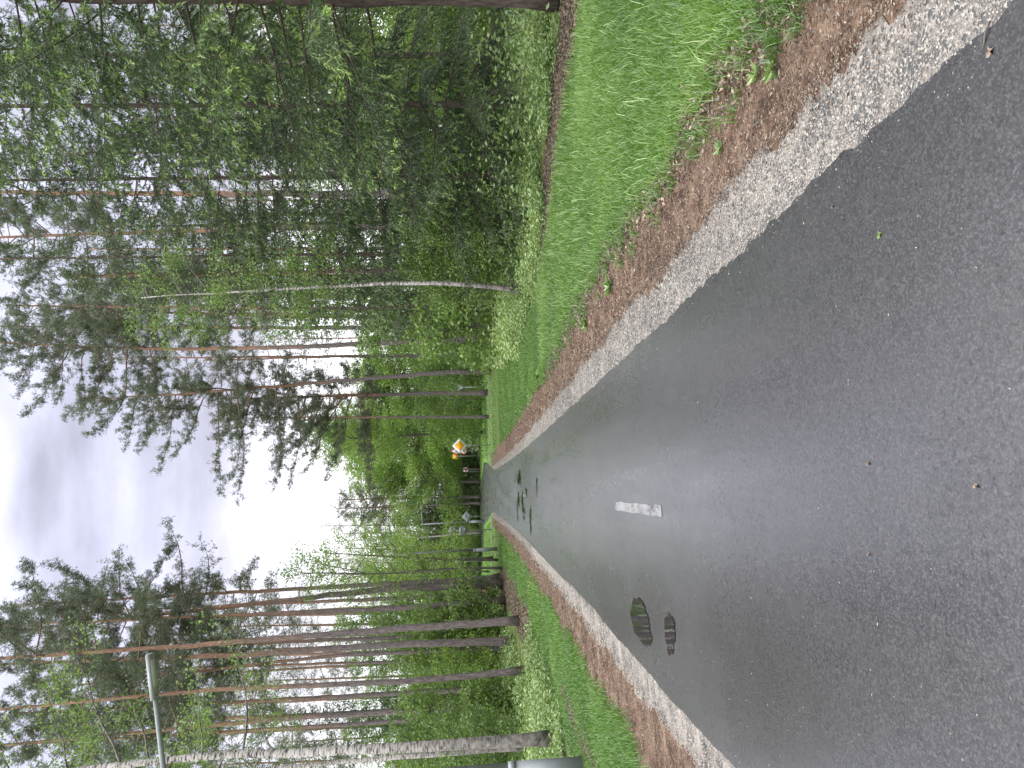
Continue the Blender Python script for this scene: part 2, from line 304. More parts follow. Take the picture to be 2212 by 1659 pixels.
strip('far_lawn', farY*0-42, farY*0+42, farY, M_farg, -.007, 'mown grass across the far junction', 100)
YN = YS[YS < 60]
strip('litter_strip', YN*0+1.5, GR_in(YN)+.1+.04*rng.random(len(YN)), YN, M_dirt, -.006, 'brown needle litter beside the right gravel edge', 6)
strip('litter_strip', GL_in(YN)-.1-.04*rng.random(len(YN)), YN*0-1.8, YN, M_dirt, -.006, 'brown needle litter beside the left sandy edge', 6)
strip('gravel_shoulder', YN*0+1.2, np.interp(YN, [0, 3, 9], [1.60, 1.67, 1.74])+wob(YN, 6, .045, 1.1)+.05*rng.random(len(YN))**2, YN, M_sand, 0, 'pale gravel shoulder along the right edge', 5)
strip('sand_shoulder', -2.02+wob(YN, 7, .035, 1.2)-.02*rng.random(len(YN)), YN*0-1.6, YN, M_sand, 0, 'pale sand shoulder along the left edge', 5)
strip('path', PL(YS), PR(YS), YS, M_asph, .012, 'wet dark asphalt path', 9)
yc = np.array([61.2, 62.4]); 
def cross(name, x0, x1, y0, y1, mat, zo, label):
    xs = np.arange(x0, x1, .5); m = MB(); n = len(xs)
    Y0 = y0+wob(xs, 3, .06, .6); Y1 = y1+wob(xs, 6, .06, .6)
    v = np.concatenate([np.c_[xs, Y0, terr(xs, Y0)+zo], np.c_[xs, Y1, terr(xs, Y1)+zo]]); i = np.arange(n-1)
    m.add(v, None, np.stack([i, i+1, i+1+n, i+n], -1)); tag(m.build(name, mat, None, True), label, None, None, 'structure')
cross('gravel_path', 1.6, 16, 61.0, 63.6, M_sand, .0, 'narrow gravel path crossing on the right')
cross('gravel_path', -16, -1.8, 60.0, 63.2, M_sand, .0, 'narrow gravel path crossing on the left')
cross('far_road', -26, 0.5, 86, 90, M_asph, .004, 'far road turning off to the left')
def worn():
    m, t, N, L = newmat('worn white marking'); tc = N('ShaderNodeTexCoord'); n = noise(N, L, tc.outputs['Object'], 34, 6, .75); n2 = noise(N, L, tc.outputs['Object'], 3.5, 3)
    ad = N('ShaderNodeMath'); ad.operation = 'MULTIPLY_ADD'; L(n2.outputs[0], ad.inputs[0]); ad.inputs[1].default_value = .6; L(n.outputs[0], ad.inputs[2])
    r = ramp(N, [(.66, (.05, .05, .053)), (.74, (.17, .17, .172)), (.95, (.26, .26, .262))]); L(ad.outputs[0], r.inputs[0]); princ(N, L, r.outputs[0], .4, 0, .5); return m
M_worn = worn()
M_fade = flat('faded marking', (.085, .085, .088), .4)
for i, (y0, y1) in enumerate(((6.45, 8.7), (16.0, 17.6), (25.5, 27.5), (35.5, 37.5), (45, 47))):
    m = MB(); ys = np.linspace(y0, y1, 12); xl = -.262+wob(ys, 1, .004, 9); xr = xl+.095
    n = 12; k = np.arange(n-1)
    m.add(np.concatenate([np.c_[xl, ys, terr(xl, ys)+.016], np.c_[xr, ys, terr(xr, ys)+.016]]), None, np.stack([k, k+n, k+1+n, k+1], -1))
    o = m.build('lane_marking', M_worn if i == 0 else M_fade)
    tag(o, 'worn white dash painted on the middle of the path', None, None, 'structure')
def patch(name, cx, cy, rx, ry, mat, zo, seed, label, rag=.16, rot=0):
    th = np.linspace(0, TAU, 60, endpoint=False); r = 1+rag*np.sin(2*th+seed)+rag*.7*np.sin(3*th+seed*2)+rag*.5*np.sin(7*th+seed*3)+rag*.35*np.sin(13*th+seed)+rag*.25*np.sin(23*th+seed)
    c, s = math.cos(rot), math.sin(rot); ex = rx*r*np.cos(th); ey = ry*r*np.sin(th)
    x = cx+ex*c-ey*s; y = cy+ex*s+ey*c; z = float(terr(cx, cy))+zo
    m = MB(); m.add(np.vstack([np.c_[x, y, terr(x, y)*.0+z+(y-cy)*(float(terr(cx, cy+.5))-float(terr(cx, cy-.5)))*1.0], [[cx, cy, z]]]), [[60, k, (k+1) % 60] for k in range(60)])
    return tag(m.build(name, mat), label, None, None, 'structure')
def gnd(x, y, h=0.012):                # ground point under a photo position
    d = raydir(x, y); t = 1
    for Y in np.arange(1, 90, .02):
        p = EYE+d*(Y/d[1])
        if p[2] < float(terr(p[0], Y))+h: return p
    return p
p1 = gnd(1384, 1342); p2 = gnd(1448, 1368)
patch('puddle', p1[0], p1[1], .19, .50, M_water, .0175, 1.0, 'larger oval puddle mirroring tree trunks near the left edge', .09)
patch('puddle', p2[0], p2[1], .15, .19, M_water, .0175, 2.6, 'smaller narrow puddle mirroring the sky beside the larger puddle', .12, .1)
for k, (x, y, rx, ry) in enumerate(((1130, 1098, .36, .8), (1146, 1122, .30, .5), (1120, 1080, .30, .6), (1137, 1062, .16, .35), (1118, 1112, .22, .5), (1160, 1048, .2, .22), (1122, 1032, .30, .8))):
    p = gnd(x, y); patch('puddle', p[0], p[1], rx, ry, M_water, .019, k*1.7+.4, 'thin ragged puddle on the wet path far ahead', .35)

# grass blades ------------------------------------------------------------
def scatter(n, x0f, x1f, y0, y1, pw=1.0):
    y = y0+(y1-y0)*rng.random(n)**pw; a = x0f(y); b = x1f(y); t = rng.random(n); return a+(b-a)*t, y, t
def blades(mb, x, y, h, w, ar, lean=.5):
    n = len(x); z = terr(x, y)-.012; c = np.c_[x, y, z]; th = rng.random(n)*TAU
    ld = np.c_[np.cos(th), np.sin(th), np.zeros(n)]; lean = (rng.random((n, 1))*lean+.1); h = h[:, None]
    fw = th+math.pi/2+rng.normal(size=n)*.6; b = np.c_[np.cos(fw), np.sin(fw), np.zeros(n)]*(w[:, None]/2)
    up = np.array([0, 0, 1.]); m1 = c+up*h*.55+ld*h*lean*.35; tp = c+up*h*(1-lean*.35)+ld*h*lean*1.1
    v = np.stack([c-b, c+b, m1+b*.75, m1-b*.75, tp], 1).reshape(-1, 3); i = np.arange(n)[:, None]*5
    mb.add(v, (i+np.array([3, 2, 4])).reshape(-1, 3), (i+np.array([0, 1, 2, 3])).reshape(-1, 4), np.repeat(ar, 5))
def vn(x, y, s, seed=0):
    return .5+.25*(np.sin(x*s+seed+1.7*np.sin(y*s*.7+seed))+np.sin(y*s*1.3+2.1*seed+1.3*np.sin(x*s*1.9)))
g = MB()
for (n, a, b, pw) in ((120000, 2.2, 10, 1.0), (70000, 10, 22, 1.0), (45000, 22, 46, 1.0)):
    x, y, t = scatter(n, lambda y: GR_in(y)-.15, lambda y: GR_out(y)+.1, a, b, pw)
    keep = (rng.random(n) < np.clip((t-.0)*14*(.4+vn(x, y, 5, 2)), .02, 1)*np.clip((1-t)*10, .1, 1)); x, y, t = x[keep], y[keep], t[keep]; n = len(x)
    s = 1+np.clip((y-8)/14, 0, 2.2); v = vn(x, y, 1.1, 1)
    blades(g, x, y, (.055+.075*rng.random(n))*(.75+.5*v), (.004+.003*rng.random(n))*s, np.clip(.15+.5*rng.random(n)+.25*v+(rng.random(n) < .03)*.3, 0, 1), .9)
tag(g.build('grass', M_grass), 'bright green grass growing on the right verge', 'grass', None, 'stuff')
g = MB()
for (n, a, b) in ((26000, 5, 11), (60000, 8, 20), (30000, 20, 50)):
    x, y, t = scatter(n, lambda y: GL_out(y), lambda y: GL_in(y)+.12, a, b)
    bare = np.exp(-((x+3.95+.1*np.sin(y*2))/.13)**2)*((y > 9.5) & (y < 17))*(vn(x, y, 3, 4) > .35)
    keep = (rng.random(n) < np.clip((1-t)*9*(.4+vn(x, y, 5, 2)), .03, 1)*np.clip(.5+vn(x, y, 2.1, 3), .3, 1)*(1-.95*bare)); x, y, t = x[keep], y[keep], t[keep]; n = len(x)
    s = 1+np.clip((y-8)/14, 0, 2.2); v = vn(x, y, 1.3, 5)
    blades(g, x, y, (.045+.07*rng.random(n))*(.7+.5*v), (.005+.003*rng.random(n))*s, np.clip(.15+.5*rng.random(n)+.25*v, 0, 1), .9)
tag(g.build('grass', M_grass), 'patchy green grass growing on the left verge', 'grass', None, 'stuff')
g = MB(); n = 5000; x, y, t = scatter(n, lambda y: GR_in(y)+.05, lambda y: GR_out(y), 3, 18); blades(g, x, y, .12+.13*rng.random(n), .005+.002*rng.random(n), .8+.45*rng.random(n), 1.5)
for k_ in range(150):
    yy = 2.6+15*rng.random()**1.2; xx = float(GR_in(yy))-.30*rng.random()**1.5; m_ = int(12+30*rng.random()); x = xx+rng.normal(size=m_)*.03; y = yy+rng.normal(size=m_)*.03; blades(g, x, y, .05+.09*rng.random(m_), .004+.003*rng.random(m_), .2+.7*rng.random(m_), 1.2)
tag(g.build('grass_stems', M_grass), 'taller pale grass stems leaning over the right verge', 'grass', None, 'stuff')
g = MB(); n = 60000; x = rng.uniform(-26, 26, n); y = rng.uniform(50, 100, n)
k = ~((x > PL(np.minimum(y, 99))-.4) & (x < PR(np.minimum(y, 99))+.4)) & ~((y > 60.6) & (y < 63.9)) & ~((y > 85.5) & (y < 90.3) & (x < 1)) & ~((x < 0) & (y > 59.6) & (y < 63.6))
x, y = x[k], y[k]; n = len(x); blades(g, x, y, np.where(y < 61, .05, .10)+.07*rng.random(n), .025+.02*rng.random(n), .25+.75*rng.random(n), .8)
tag(g.build('grass', M_grass), 'grass around the far junction', 'grass', None, 'stuff')
# litter bits and gravel stones
def chips(x, y, zo, ln, wd, a, mb, flatn=.25):
    n = len(x); c = np.c_[x, y, terr(x, y)+zo]; th = rng.random(n)*TAU; d = np.c_[np.cos(th), np.sin(th), rng.normal(size=n)*flatn]
    mb.leaves(c, ln, wd, a, d, .1)
m = MB()
for (n, a, b, f) in ((17000, 2.2, 7, .8), (10000, 7, 16, 1.3), (5000, 16, 40, 2.2)):
    x, y, t = scatter(n, lambda y: np.interp(y, [0, 3, 9], [1.60, 1.67, 1.74])+.1*(rng.random(len(y))**3), lambda y: GR_in(y)+.22, a, b)
    chips(x, y, .004+.012*rng.random(n), (.012+.035*rng.random(n)**2)*f, (.004+.008*rng.random(n))*f, rng.random(n), m)
n = 7000; y = 2.2+14*rng.random(n)**1.2; x = GR_in(y)-.02+.10*rng.normal(size=n); chips(x, y, .008+.02*rng.random(n), .02+.035*rng.random(n), .010+.014*rng.random(n), -.1+1.2*rng.random(n), m, .5)
n = 5000; y = 2.2+14*rng.random(n)**1.3; x = np.interp(y, [0, 3, 9], [1.60, 1.67, 1.74])-.22*rng.random(n)**2.2+.06; chips(x, y, .008, .010+.022*rng.random(n), .004+.004*rng.random(n), rng.random(n), m)
n = 26000; x, y, t = scatter(n, lambda y: GR_out(y)-.25, lambda y: GR_out(y)+1.5, 7, 18); chips(x, y, .01, .03+.05*rng.random(n), .01+.02*rng.random(n), rng.random(n)*.8, m)
tag(m.build('needle_litter', M_chip), 'brown needles, bark chips and cones beside the right shoulder', 'litter', None, 'stuff')
m = MB()
for (n, a, b, f) in ((9000, 4, 10, .8), (6000, 10, 20, 1.3), (4000, 20, 45, 2.2)):
    x, y, t = scatter(n, lambda y: GL_in(y)-.25, lambda y: y*0-1.92, a, b)
    chips(x, y, .004+.012*rng.random(n), (.012+.03*rng.random(n)**2)*f, (.004+.008*rng.random(n))*f, rng.random(n), m)
n = 6000; x, y = -3.95+.14*rng.normal(size=n), rng.uniform(9.5, 17, n); chips(x, y, .02, .03, .014, rng.random(n), m)
n = 14000; x, y, t = scatter(n, lambda y: GL_out(y)-1.6, lambda y: GL_out(y)+.3, 24, 50); chips(x, y, .01, .08+.05*rng.random(n), .03, .2+rng.random(n)*.6, m)
tag(m.build('needle_litter', M_chip), 'brown needle litter beside the left shoulder and under the pines', 'litter', None, 'stuff')
def stones(mb, x, y, r, zo, a):
    n = len(x); c = np.c_[x, y, terr(x, y)+zo]
    base = np.array([[1, 0, 0], [0, 1, 0], [-1, 0, 0], [0, -1, 0], [0, 0, 1]], float)
    v = base[None]*r[:, None, None]*(.6+.7*rng.random((n, 5, 3))); v[:, :, 2] *= .55
    th = rng.random(n)*TAU; co, si = np.cos(th)[:, None], np.sin(th)[:, None]
    vx = v[:, :, 0]*co-v[:, :, 1]*si; vy = v[:, :, 0]*si+v[:, :, 1]*co; v[:, :, 0] = vx; v[:, :, 1] = vy
    i = np.arange(n)[:, None]*5; mb.add((v+c[:, None]).reshape(-1, 3), (i[:, :, None]+np.array([[0, 1, 4], [1, 2, 4], [2, 3, 4], [3, 0, 4]])[None]).reshape(-1, 3), None, np.repeat(a, 5))
m = MB()
for (n, a, b, f) in ((26000, 1.9, 5.5, 1), (14000, 5.5, 12, 1.6), (5000, 12, 26, 2.6)):
    x, y, t = scatter(n, lambda y: y*0+1.275, lambda y: np.interp(y, [0, 3, 9], [1.60, 1.67, 1.74])+wob(y, 6, .045, 1.1), a, b)
    stones(m, x, y, (.0025+.006*rng.random(n)**3)*f, 0, np.where(rng.random(n) < .22, -.1+.2*rng.random(n), .2+.75*rng.random(n)))
x, y, t = scatter(9000, lambda y: y*0+1.29, lambda y: np.interp(y, [0, 3, 9], [1.60, 1.67, 1.74])+wob(y, 6, .045, 1.1), 2, 16); k = vn(x*3, y, 4.3, 2) > .5; stones(m, x[k], y[k], .004+.009*rng.random(k.sum())**2, 0, -.2+.35*rng.random(k.sum()))
n = 3500; y = 2.2+14*rng.random(n)**1.3; x = np.interp(y, [0, 3, 9], [1.60, 1.67, 1.74])+.16*rng.random(n)**2; stones(m, x, y, .002+.005*rng.random(n)**2, .002, .1+.8*rng.random(n))
n = 420; x, y = 1.29-.16*rng.random(n)**3, 2+14*rng.random(n)**1.3; stones(m, x, y, .002+.0045*rng.random(n)**2, .012, .2+.7*rng.random(n))
n = 300; x, y, t = scatter(n, lambda y: y*0+1.3, lambda y: np.interp(y, [0, 3, 9], [1.60, 1.67, 1.74]), 2, 16); stones(m, x, y, .006+.010*rng.random(n), 0, -.2+0*rng.random(n))
tag(m.build('gravel', M_stone), 'small pale and dark stones on the right shoulder', 'gravel', None, 'stuff')
m = MB()
for (n, a, b, f) in ((12000, 3.5, 10, 1.1), (7000, 10, 24, 2.0)):
    x, y, t = scatter(n, lambda y: -2.06+wob(y, 7, .04, 1.2), lambda y: y*0-1.72, a, b)
    stones(m, x, y, (.002+.004*rng.random(n)**3)*f, 0, .5+.6*rng.random(n))
tag(m.build('gravel', M_stone), 'fine pale grit on the left sandy shoulder', 'gravel', None, 'stuff')
m = MB(); n = 2600; x = rng.uniform(-1.65, 1.25, n); y = 1.5+16*rng.random(n)**1.3
k = rng.random(n) < np.where(x < -.2, 1, .45); x, y = x[k], y[k]; n = len(x); chips(x, y, .0145, (.006+.010*rng.random(n)), .0035, .2+rng.random(n)*.9, m, .05)
tag(m.build('road_debris', M_chip), 'scattered husks and needles on the wet asphalt', 'litter', None, 'stuff')

# herb layer -----------------------------------------------------------------
def herbs(mb, n, x, y, hmax, lf, per, bright=0.):
    z = terr(x, y); h = hmax*(.35+.65*rng.random(len(x)))*(.35+1.1*vn(x, y, 1.9, 9)*(.6+.6*vn(x*2.3, y, 3.1, 4)))
    for k in range(per):
        fr = (k+1)/per*(.75+.5*rng.random(len(x))); off = rng.normal(size=(len(x), 2))*.06*(1+fr[:, None])
        c = np.c_[x+off[:, 0], y+off[:, 1], z+h*np.minimum(fr, 1.05)]; th = rng.random(len(x))*TAU
        d = np.c_[np.cos(th), np.sin(th), rng.normal(size=len(x))*.35-.1]
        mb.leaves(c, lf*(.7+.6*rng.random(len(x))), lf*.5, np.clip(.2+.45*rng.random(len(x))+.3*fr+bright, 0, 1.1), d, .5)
m = MB()
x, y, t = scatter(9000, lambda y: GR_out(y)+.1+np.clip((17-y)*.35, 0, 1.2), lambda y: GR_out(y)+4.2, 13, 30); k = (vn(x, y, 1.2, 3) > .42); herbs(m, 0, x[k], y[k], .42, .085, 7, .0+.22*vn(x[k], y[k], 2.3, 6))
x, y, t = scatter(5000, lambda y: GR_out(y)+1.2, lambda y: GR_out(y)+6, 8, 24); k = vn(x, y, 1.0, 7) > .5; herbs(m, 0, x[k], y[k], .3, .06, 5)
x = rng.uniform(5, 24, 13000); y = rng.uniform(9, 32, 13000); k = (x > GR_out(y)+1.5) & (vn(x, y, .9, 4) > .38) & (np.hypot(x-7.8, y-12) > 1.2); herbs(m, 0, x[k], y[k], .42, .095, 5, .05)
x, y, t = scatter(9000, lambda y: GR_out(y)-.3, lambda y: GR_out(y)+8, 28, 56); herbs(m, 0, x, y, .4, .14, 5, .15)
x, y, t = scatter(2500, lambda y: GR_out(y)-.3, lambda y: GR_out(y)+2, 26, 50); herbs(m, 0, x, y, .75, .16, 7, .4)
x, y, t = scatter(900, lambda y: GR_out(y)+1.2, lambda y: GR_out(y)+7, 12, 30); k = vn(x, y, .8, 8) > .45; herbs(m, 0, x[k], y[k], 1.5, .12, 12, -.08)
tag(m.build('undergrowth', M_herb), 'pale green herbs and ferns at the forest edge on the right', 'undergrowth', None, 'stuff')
m = MB()
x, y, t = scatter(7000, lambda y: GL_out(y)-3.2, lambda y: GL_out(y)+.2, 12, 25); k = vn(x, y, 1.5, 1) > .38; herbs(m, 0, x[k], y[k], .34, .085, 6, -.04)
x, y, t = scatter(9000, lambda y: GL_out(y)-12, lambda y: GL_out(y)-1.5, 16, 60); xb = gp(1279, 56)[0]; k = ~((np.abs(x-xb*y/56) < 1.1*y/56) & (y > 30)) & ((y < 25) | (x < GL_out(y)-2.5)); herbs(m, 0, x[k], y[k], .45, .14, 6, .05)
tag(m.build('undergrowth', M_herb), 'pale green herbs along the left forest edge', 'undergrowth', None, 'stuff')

# ------------------------------------------------------------------ tree builders
def poly(P, n):
    P = np.asarray(P, float); d = np.r_[0, np.cumsum(np.linalg.norm(np.diff(P, axis=0), axis=1))]; t = np.linspace(0, d[-1], n)
    Q = np.stack([np.interp(t, d, P[:, k]) for k in range(3)], 1)
    if len(P) > 2:
        for _ in range(3): Q[1:-1] = Q[1:-1]*.5+.25*(Q[:-2]+Q[2:])
    return Q
def limb(p0, d, L_, n, sag, curl, jit=.08):
    P = [np.array(p0, float)]; d = np.array(d, float); st = L_/n
    for i in range(n):
        d = d+np.array([0, 0, sag+curl*i/n])+rng.normal(size=3)*jit; d /= np.linalg.norm(d); P.append(P[-1]+d*st)
    return np.array(P)
def trunk(mb, P, r0, r1, sides=10, flare=.35):
    Q = poly(P, max(10, int(abs(P[-1][2]-P[0][2])*1.6))); k = len(Q); t = np.linspace(0, 1, k)
    w = rng.normal(size=(k, 3))*.25*r0; w[:, 2] = 0; w[0] = 0; Q = Q+w*.35
    r = r0+(r1-r0)*t**.85; r = r*(1+flare*np.exp(-t*k/1.6*(abs(P[-1][2]-P[0][2])/k)/.22))
    mb.tube(Q, r, sides, t, True); return Q, r
def along(Q, t):
    i = t*(len(Q)-1); j = int(min(i, len(Q)-2)); return Q[j]+(Q[j+1]-Q[j])*(i-j)
LOD = {0: (1.0, 1.0), 1: (.55, 1.45), 2: (.3, 2.1)}
def pine(loc, P, r0, cs, rad, label, group=None, lod=0, dens=1.0, asym=None, stubs=8, r1=.04):
    """Scots pine: trunk along P (relative to loc), crown from height fraction cs"""
    root = empty('pine_tree', loc, label, 'pine tree', group); tb = MB(); cb = MB(); q, big = LOD[lod]
    Q, r = trunk(tb, P, r0, r1, 10 if lod < 2 else 6); H = P[-1][2]-P[0][2]
    nb = int((14+(1-cs)*H*2.6)*(.6+.4*q)*dens); ga = rng.random()*TAU
    C = []; D = []
    for i in range(nb):
        t = cs+(1-cs)*((i+rng.random()*.8)/nb); f = (t-cs)/(1-cs); p = along(Q, min(t, .995)); ga += 2.4+rng.normal()*.4
        Lb = rad*(.55+.75*math.sin(min(1, f*1.25+.18)*math.pi)**.8)*(.55+.6*rng.random())*(1 if f < .85 else .6)
        a = ga
        if asym is not None:
            Lb *= 1+asym[1]*math.cos(a-asym[0])
        el = -.05+.75*f+rng.normal()*.15
        B = limb(p, (math.cos(a)*math.cos(el), math.sin(a)*math.cos(el), math.sin(el)), Lb, 6, -.05, .22, .13)
        tb.tube(B, np.linspace(.012+.007*Lb, .006, len(B))*(1 if lod == 0 else 1.3), 4 if lod < 2 else 3, .45)
        ns = max(3, int(Lb*4.6*(q*.5+.5)))
        for s_ in range(ns):
            tt = .25+.75*(s_+rng.random())/ns; bp = along(B, min(tt, 1)); bd = nrm(B[-1]-B[0])
            sd = nrm(bd*.6+rng.normal(size=3)*np.array([.8, .8, .45])+np.array([0, 0, .25])); sl = (.25+.55*rng.random())*(1.15-tt*.5)*min(1.5, Lb/1.6)
            S = limb(bp, sd, sl, 3, .05, .1, .15); 
            if lod < 2: tb.tube(S, [.007, .006, .005, .003], 3, .35)
            kk = max(3, int((11+sl*19)*q)); tq = rng.random(kk)**.7
            pc = S[0]+(S[-1]-S[0])*tq[:, None]+rng.normal(size=(kk, 3))*.085*big; C.append(pc); D.append(np.tile(nrm(S[-1]-S[0])+np.array([0, 0, .35]), (kk, 1)))
    for i in range(stubs):
        t = rng.uniform(max(.3, cs-.35), cs); p = along(Q, t); a = rng.random()*TAU
        B = limb(p, (math.cos(a), math.sin(a), -.1+rng.normal()*.2), .4+1.3*rng.random()**2, 4, -.03, .05, .12); tb.tube(B, np.linspace(.014, .005, 5), 3, .4)
    C = np.vstack(C); D = np.vstack(D); n = len(C)
    K = 6 if lod == 0 else 5; CC = np.repeat(C, K, 0); DD = nrm(np.repeat(nrm(D), K, 0)*.5+rv(n*K)); cb.leaves(CC, .12*big**.7*(.7+.6*rng.random(n*K)), .021*big**.9, np.clip(np.repeat(.15+.5*rng.random(n), K)+.15*rng.random(n*K), 0, 1), DD, .3)
    tb.build('trunk', M_pinebark, root, True); cb.build('crown', M_pine, root); return root
def spruce(loc, H, r0, rad, label, group=None, lod=0, base=.06, dens=1.0, lean=(0, 0), top=1.0):
    root = empty('spruce_tree', loc, label, 'spruce tree', group); tb = MB(); cb = MB(); q, big = LOD[lod]
    P = np.array([[0, 0, 0], [lean[0]*.5, lean[1]*.5, H*.5], [lean[0], lean[1], H]]); Q, r = trunk(tb, P, r0, .03, 10 if lod < 2 else 6)
    zs = []; z = base*H
    while z < H*.985*top: zs.append(z); z += (.24+.10*rng.random())/dens*(1 if lod < 2 else 1.6)
    ga = 0; C = []; D = []; A = []
    for z in zs:
        f = z/H; nb = 3 if lod < 2 else 3
        for b in range(nb):
            ga += 2.4+rng.normal()*.3; Lb = rad*(1-f)**.75*(.65+.5*rng.random())+.25
            el = .15+.5*f-.45*(1-f)+rng.normal()*.10
            d = (math.cos(ga)*math.cos(el), math.sin(ga)*math.cos(el), math.sin(el))
            B = limb(along(Q, f), d, Lb, 8, -.035*(1-f), .10, .04); tb.tube(B, np.linspace(.007+.0045*Lb, .003, 9), 4 if lod == 0 else 3, .5)
            ns = max(4, int(Lb*9.5*(.5+.5*q))); side = 1; bo = rng.normal()*.11
            for s_ in range(ns):
                tt = .16+.84*(s_+.5*rng.random())/ns; p = along(B, min(tt, 1)); bd = nrm(along(B, min(1, tt+.05))-along(B, max(0, tt-.05)))
                sd_ = np.cross(bd, [0, 0, 1.]); side = -side
                sl = (.28+.42*rng.random())*min(1, .35+1.6*(1-tt))*min(1.5, .5+Lb*.35)
                S = limb(p, nrm(bd*.75+sd_*side*.8+np.array([0, 0, -.25-.35*rng.random()])), sl, 4, -.10, 0, .08)
                if lod == 0: tb.tube(S, [.004, .004, .003, .003, .002], 3, .4)
                kk = max(3, int(sl*(46 if lod == 0 else 26)*(.5+.5*q))); tq = rng.random(kk)
                idx = np.minimum((tq*4).astype(int), 3); fr = (tq*4-idx)[:, None]; pc = S[idx]*(1-fr)+S[idx+1]*fr
                dd = nrm(S[idx+1]-S[idx])+rng.normal(size=(kk, 3))*.55+np.array([0, 0, -.25])
                C.append(pc); D.append(dd); A.append(np.clip(.08+bo+.24*rng.random(kk)+.46*(tq > .76)*(rng.random(kk) < .7)+.14*tt, 0, 1.1))
    C = np.vstack(C); D = np.vstack(D); A = np.concatenate(A); n = len(C)
    if lod == 0: cb.leaves(C, .095*(.6+.8*rng.random(n)), .024, A, D, .4); cb.needles(C, D, 2, .05, .004, A, .8, .08)
    elif lod == 1: cb.leaves(C, .14*(.6+.8*rng.random(n)), .034, A, D, .4)
    else: cb.leaves(C, .26*(.6+.8*rng.random(n)), .07, A, D, .4)
    tb.build('trunk', M_spbark, root, True); cb.build('crown', M_spruce, root); return root
def broad(name, cat, loc, P, r0, cs, rad, leaf, barkm, leafm, label, group=None, dens=1.0, lod=0, up=.5, clump=.45, nl=38, r1=.03, sag=0.0, twig=0):
    root = empty(name, loc, label, cat, group); tb = MB(); cb = MB(); q, big = LOD[lod]
    Q, r = trunk(tb, P, r0, r1, 12 if lod == 0 else 6, .3); H = P[-1][2]-P[0][2]
    nb = int((7+(1-cs)*H*1.5)*dens); ga = rng.random()*TAU; C = []; A = []
    for i in range(nb):
        t = cs+(1-cs)*(i+.5*rng.random())/nb; f = (t-cs)/(1-cs); ga += 2.4+rng.normal()*.5
        Lb = rad*(.45+.75*math.sin(min(1, .25+f*.75)*math.pi)**.7)*(.6+.6*rng.random())
        el = up*(.4+.9*f)+rng.normal()*.18
        B = limb(along(Q, t), (math.cos(ga)*math.cos(el), math.sin(ga)*math.cos(el), math.sin(el)), Lb, 6, .03-sag, -sag, .12)
        tb.tube(B, np.linspace(.009+.007*Lb, .004, 7), 4 if lod == 0 else 3, .04)
        ns = max(3, int(Lb*3.4))
        for s_ in range(ns):
            tt = .2+.8*(s_+rng.random()*.6)/ns; bp = along(B, min(1, tt)); sd = nrm(nrm(B[-1]-B[0])*.5+rng.normal(size=3)*np.array([.9, .9, .55]))
            sl = (.35+.6*rng.random())*min(1.6, .4+Lb*.4)*(1.15-.5*tt); S = limb(bp, sd, sl, 3, .02-sag, 0, .15)
            if lod < 2: tb.tube(S, [.006, .005, .004, .003], 3, .03)
            for e_ in (.45, .8, 1.0):
                p = along(S, e_); k = max(3, int(nl*q*(.5+.8*rng.random())*.6)); pp = p+rng.normal(size=(k, 3))*clump*np.array([.5, .5, .28])*(.6+.5*rng.random())
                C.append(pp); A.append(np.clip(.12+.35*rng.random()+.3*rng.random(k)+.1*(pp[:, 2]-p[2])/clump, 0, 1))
    C = np.vstack(C); A = np.concatenate(A); n = len(C)
    d = rv(n); d[:, 2] = d[:, 2]*.45-.35
    cb.leaves(C, leaf*big*(.7+.6*rng.random(n)), leaf*big*.75, A, d, .4)
    tb.build('trunk', barkm, root, True); cb.build('crown', leafm, root); return root

def tr(base_y, Y, pix, H=None):
    """location and relative trunk path from photo positions [(x,y),...] read up the trunk at depth Y"""
    b = gp(base_y, Y); P = [np.zeros(3)]
    for (x, y) in pix:
        p = pt(x, y, Y); P.append(p-b)
    P = np.array(P)
    if H is not None and P[-1][2] < H:
        d = P[-1]-P[-2]; P = np.vstack([P, P[-1]+d/max(d[2], .1)*(H-P[-1][2])])
    P[1:, 1] += rng.normal()*.3*P[1:, 2]/20
    return b, P

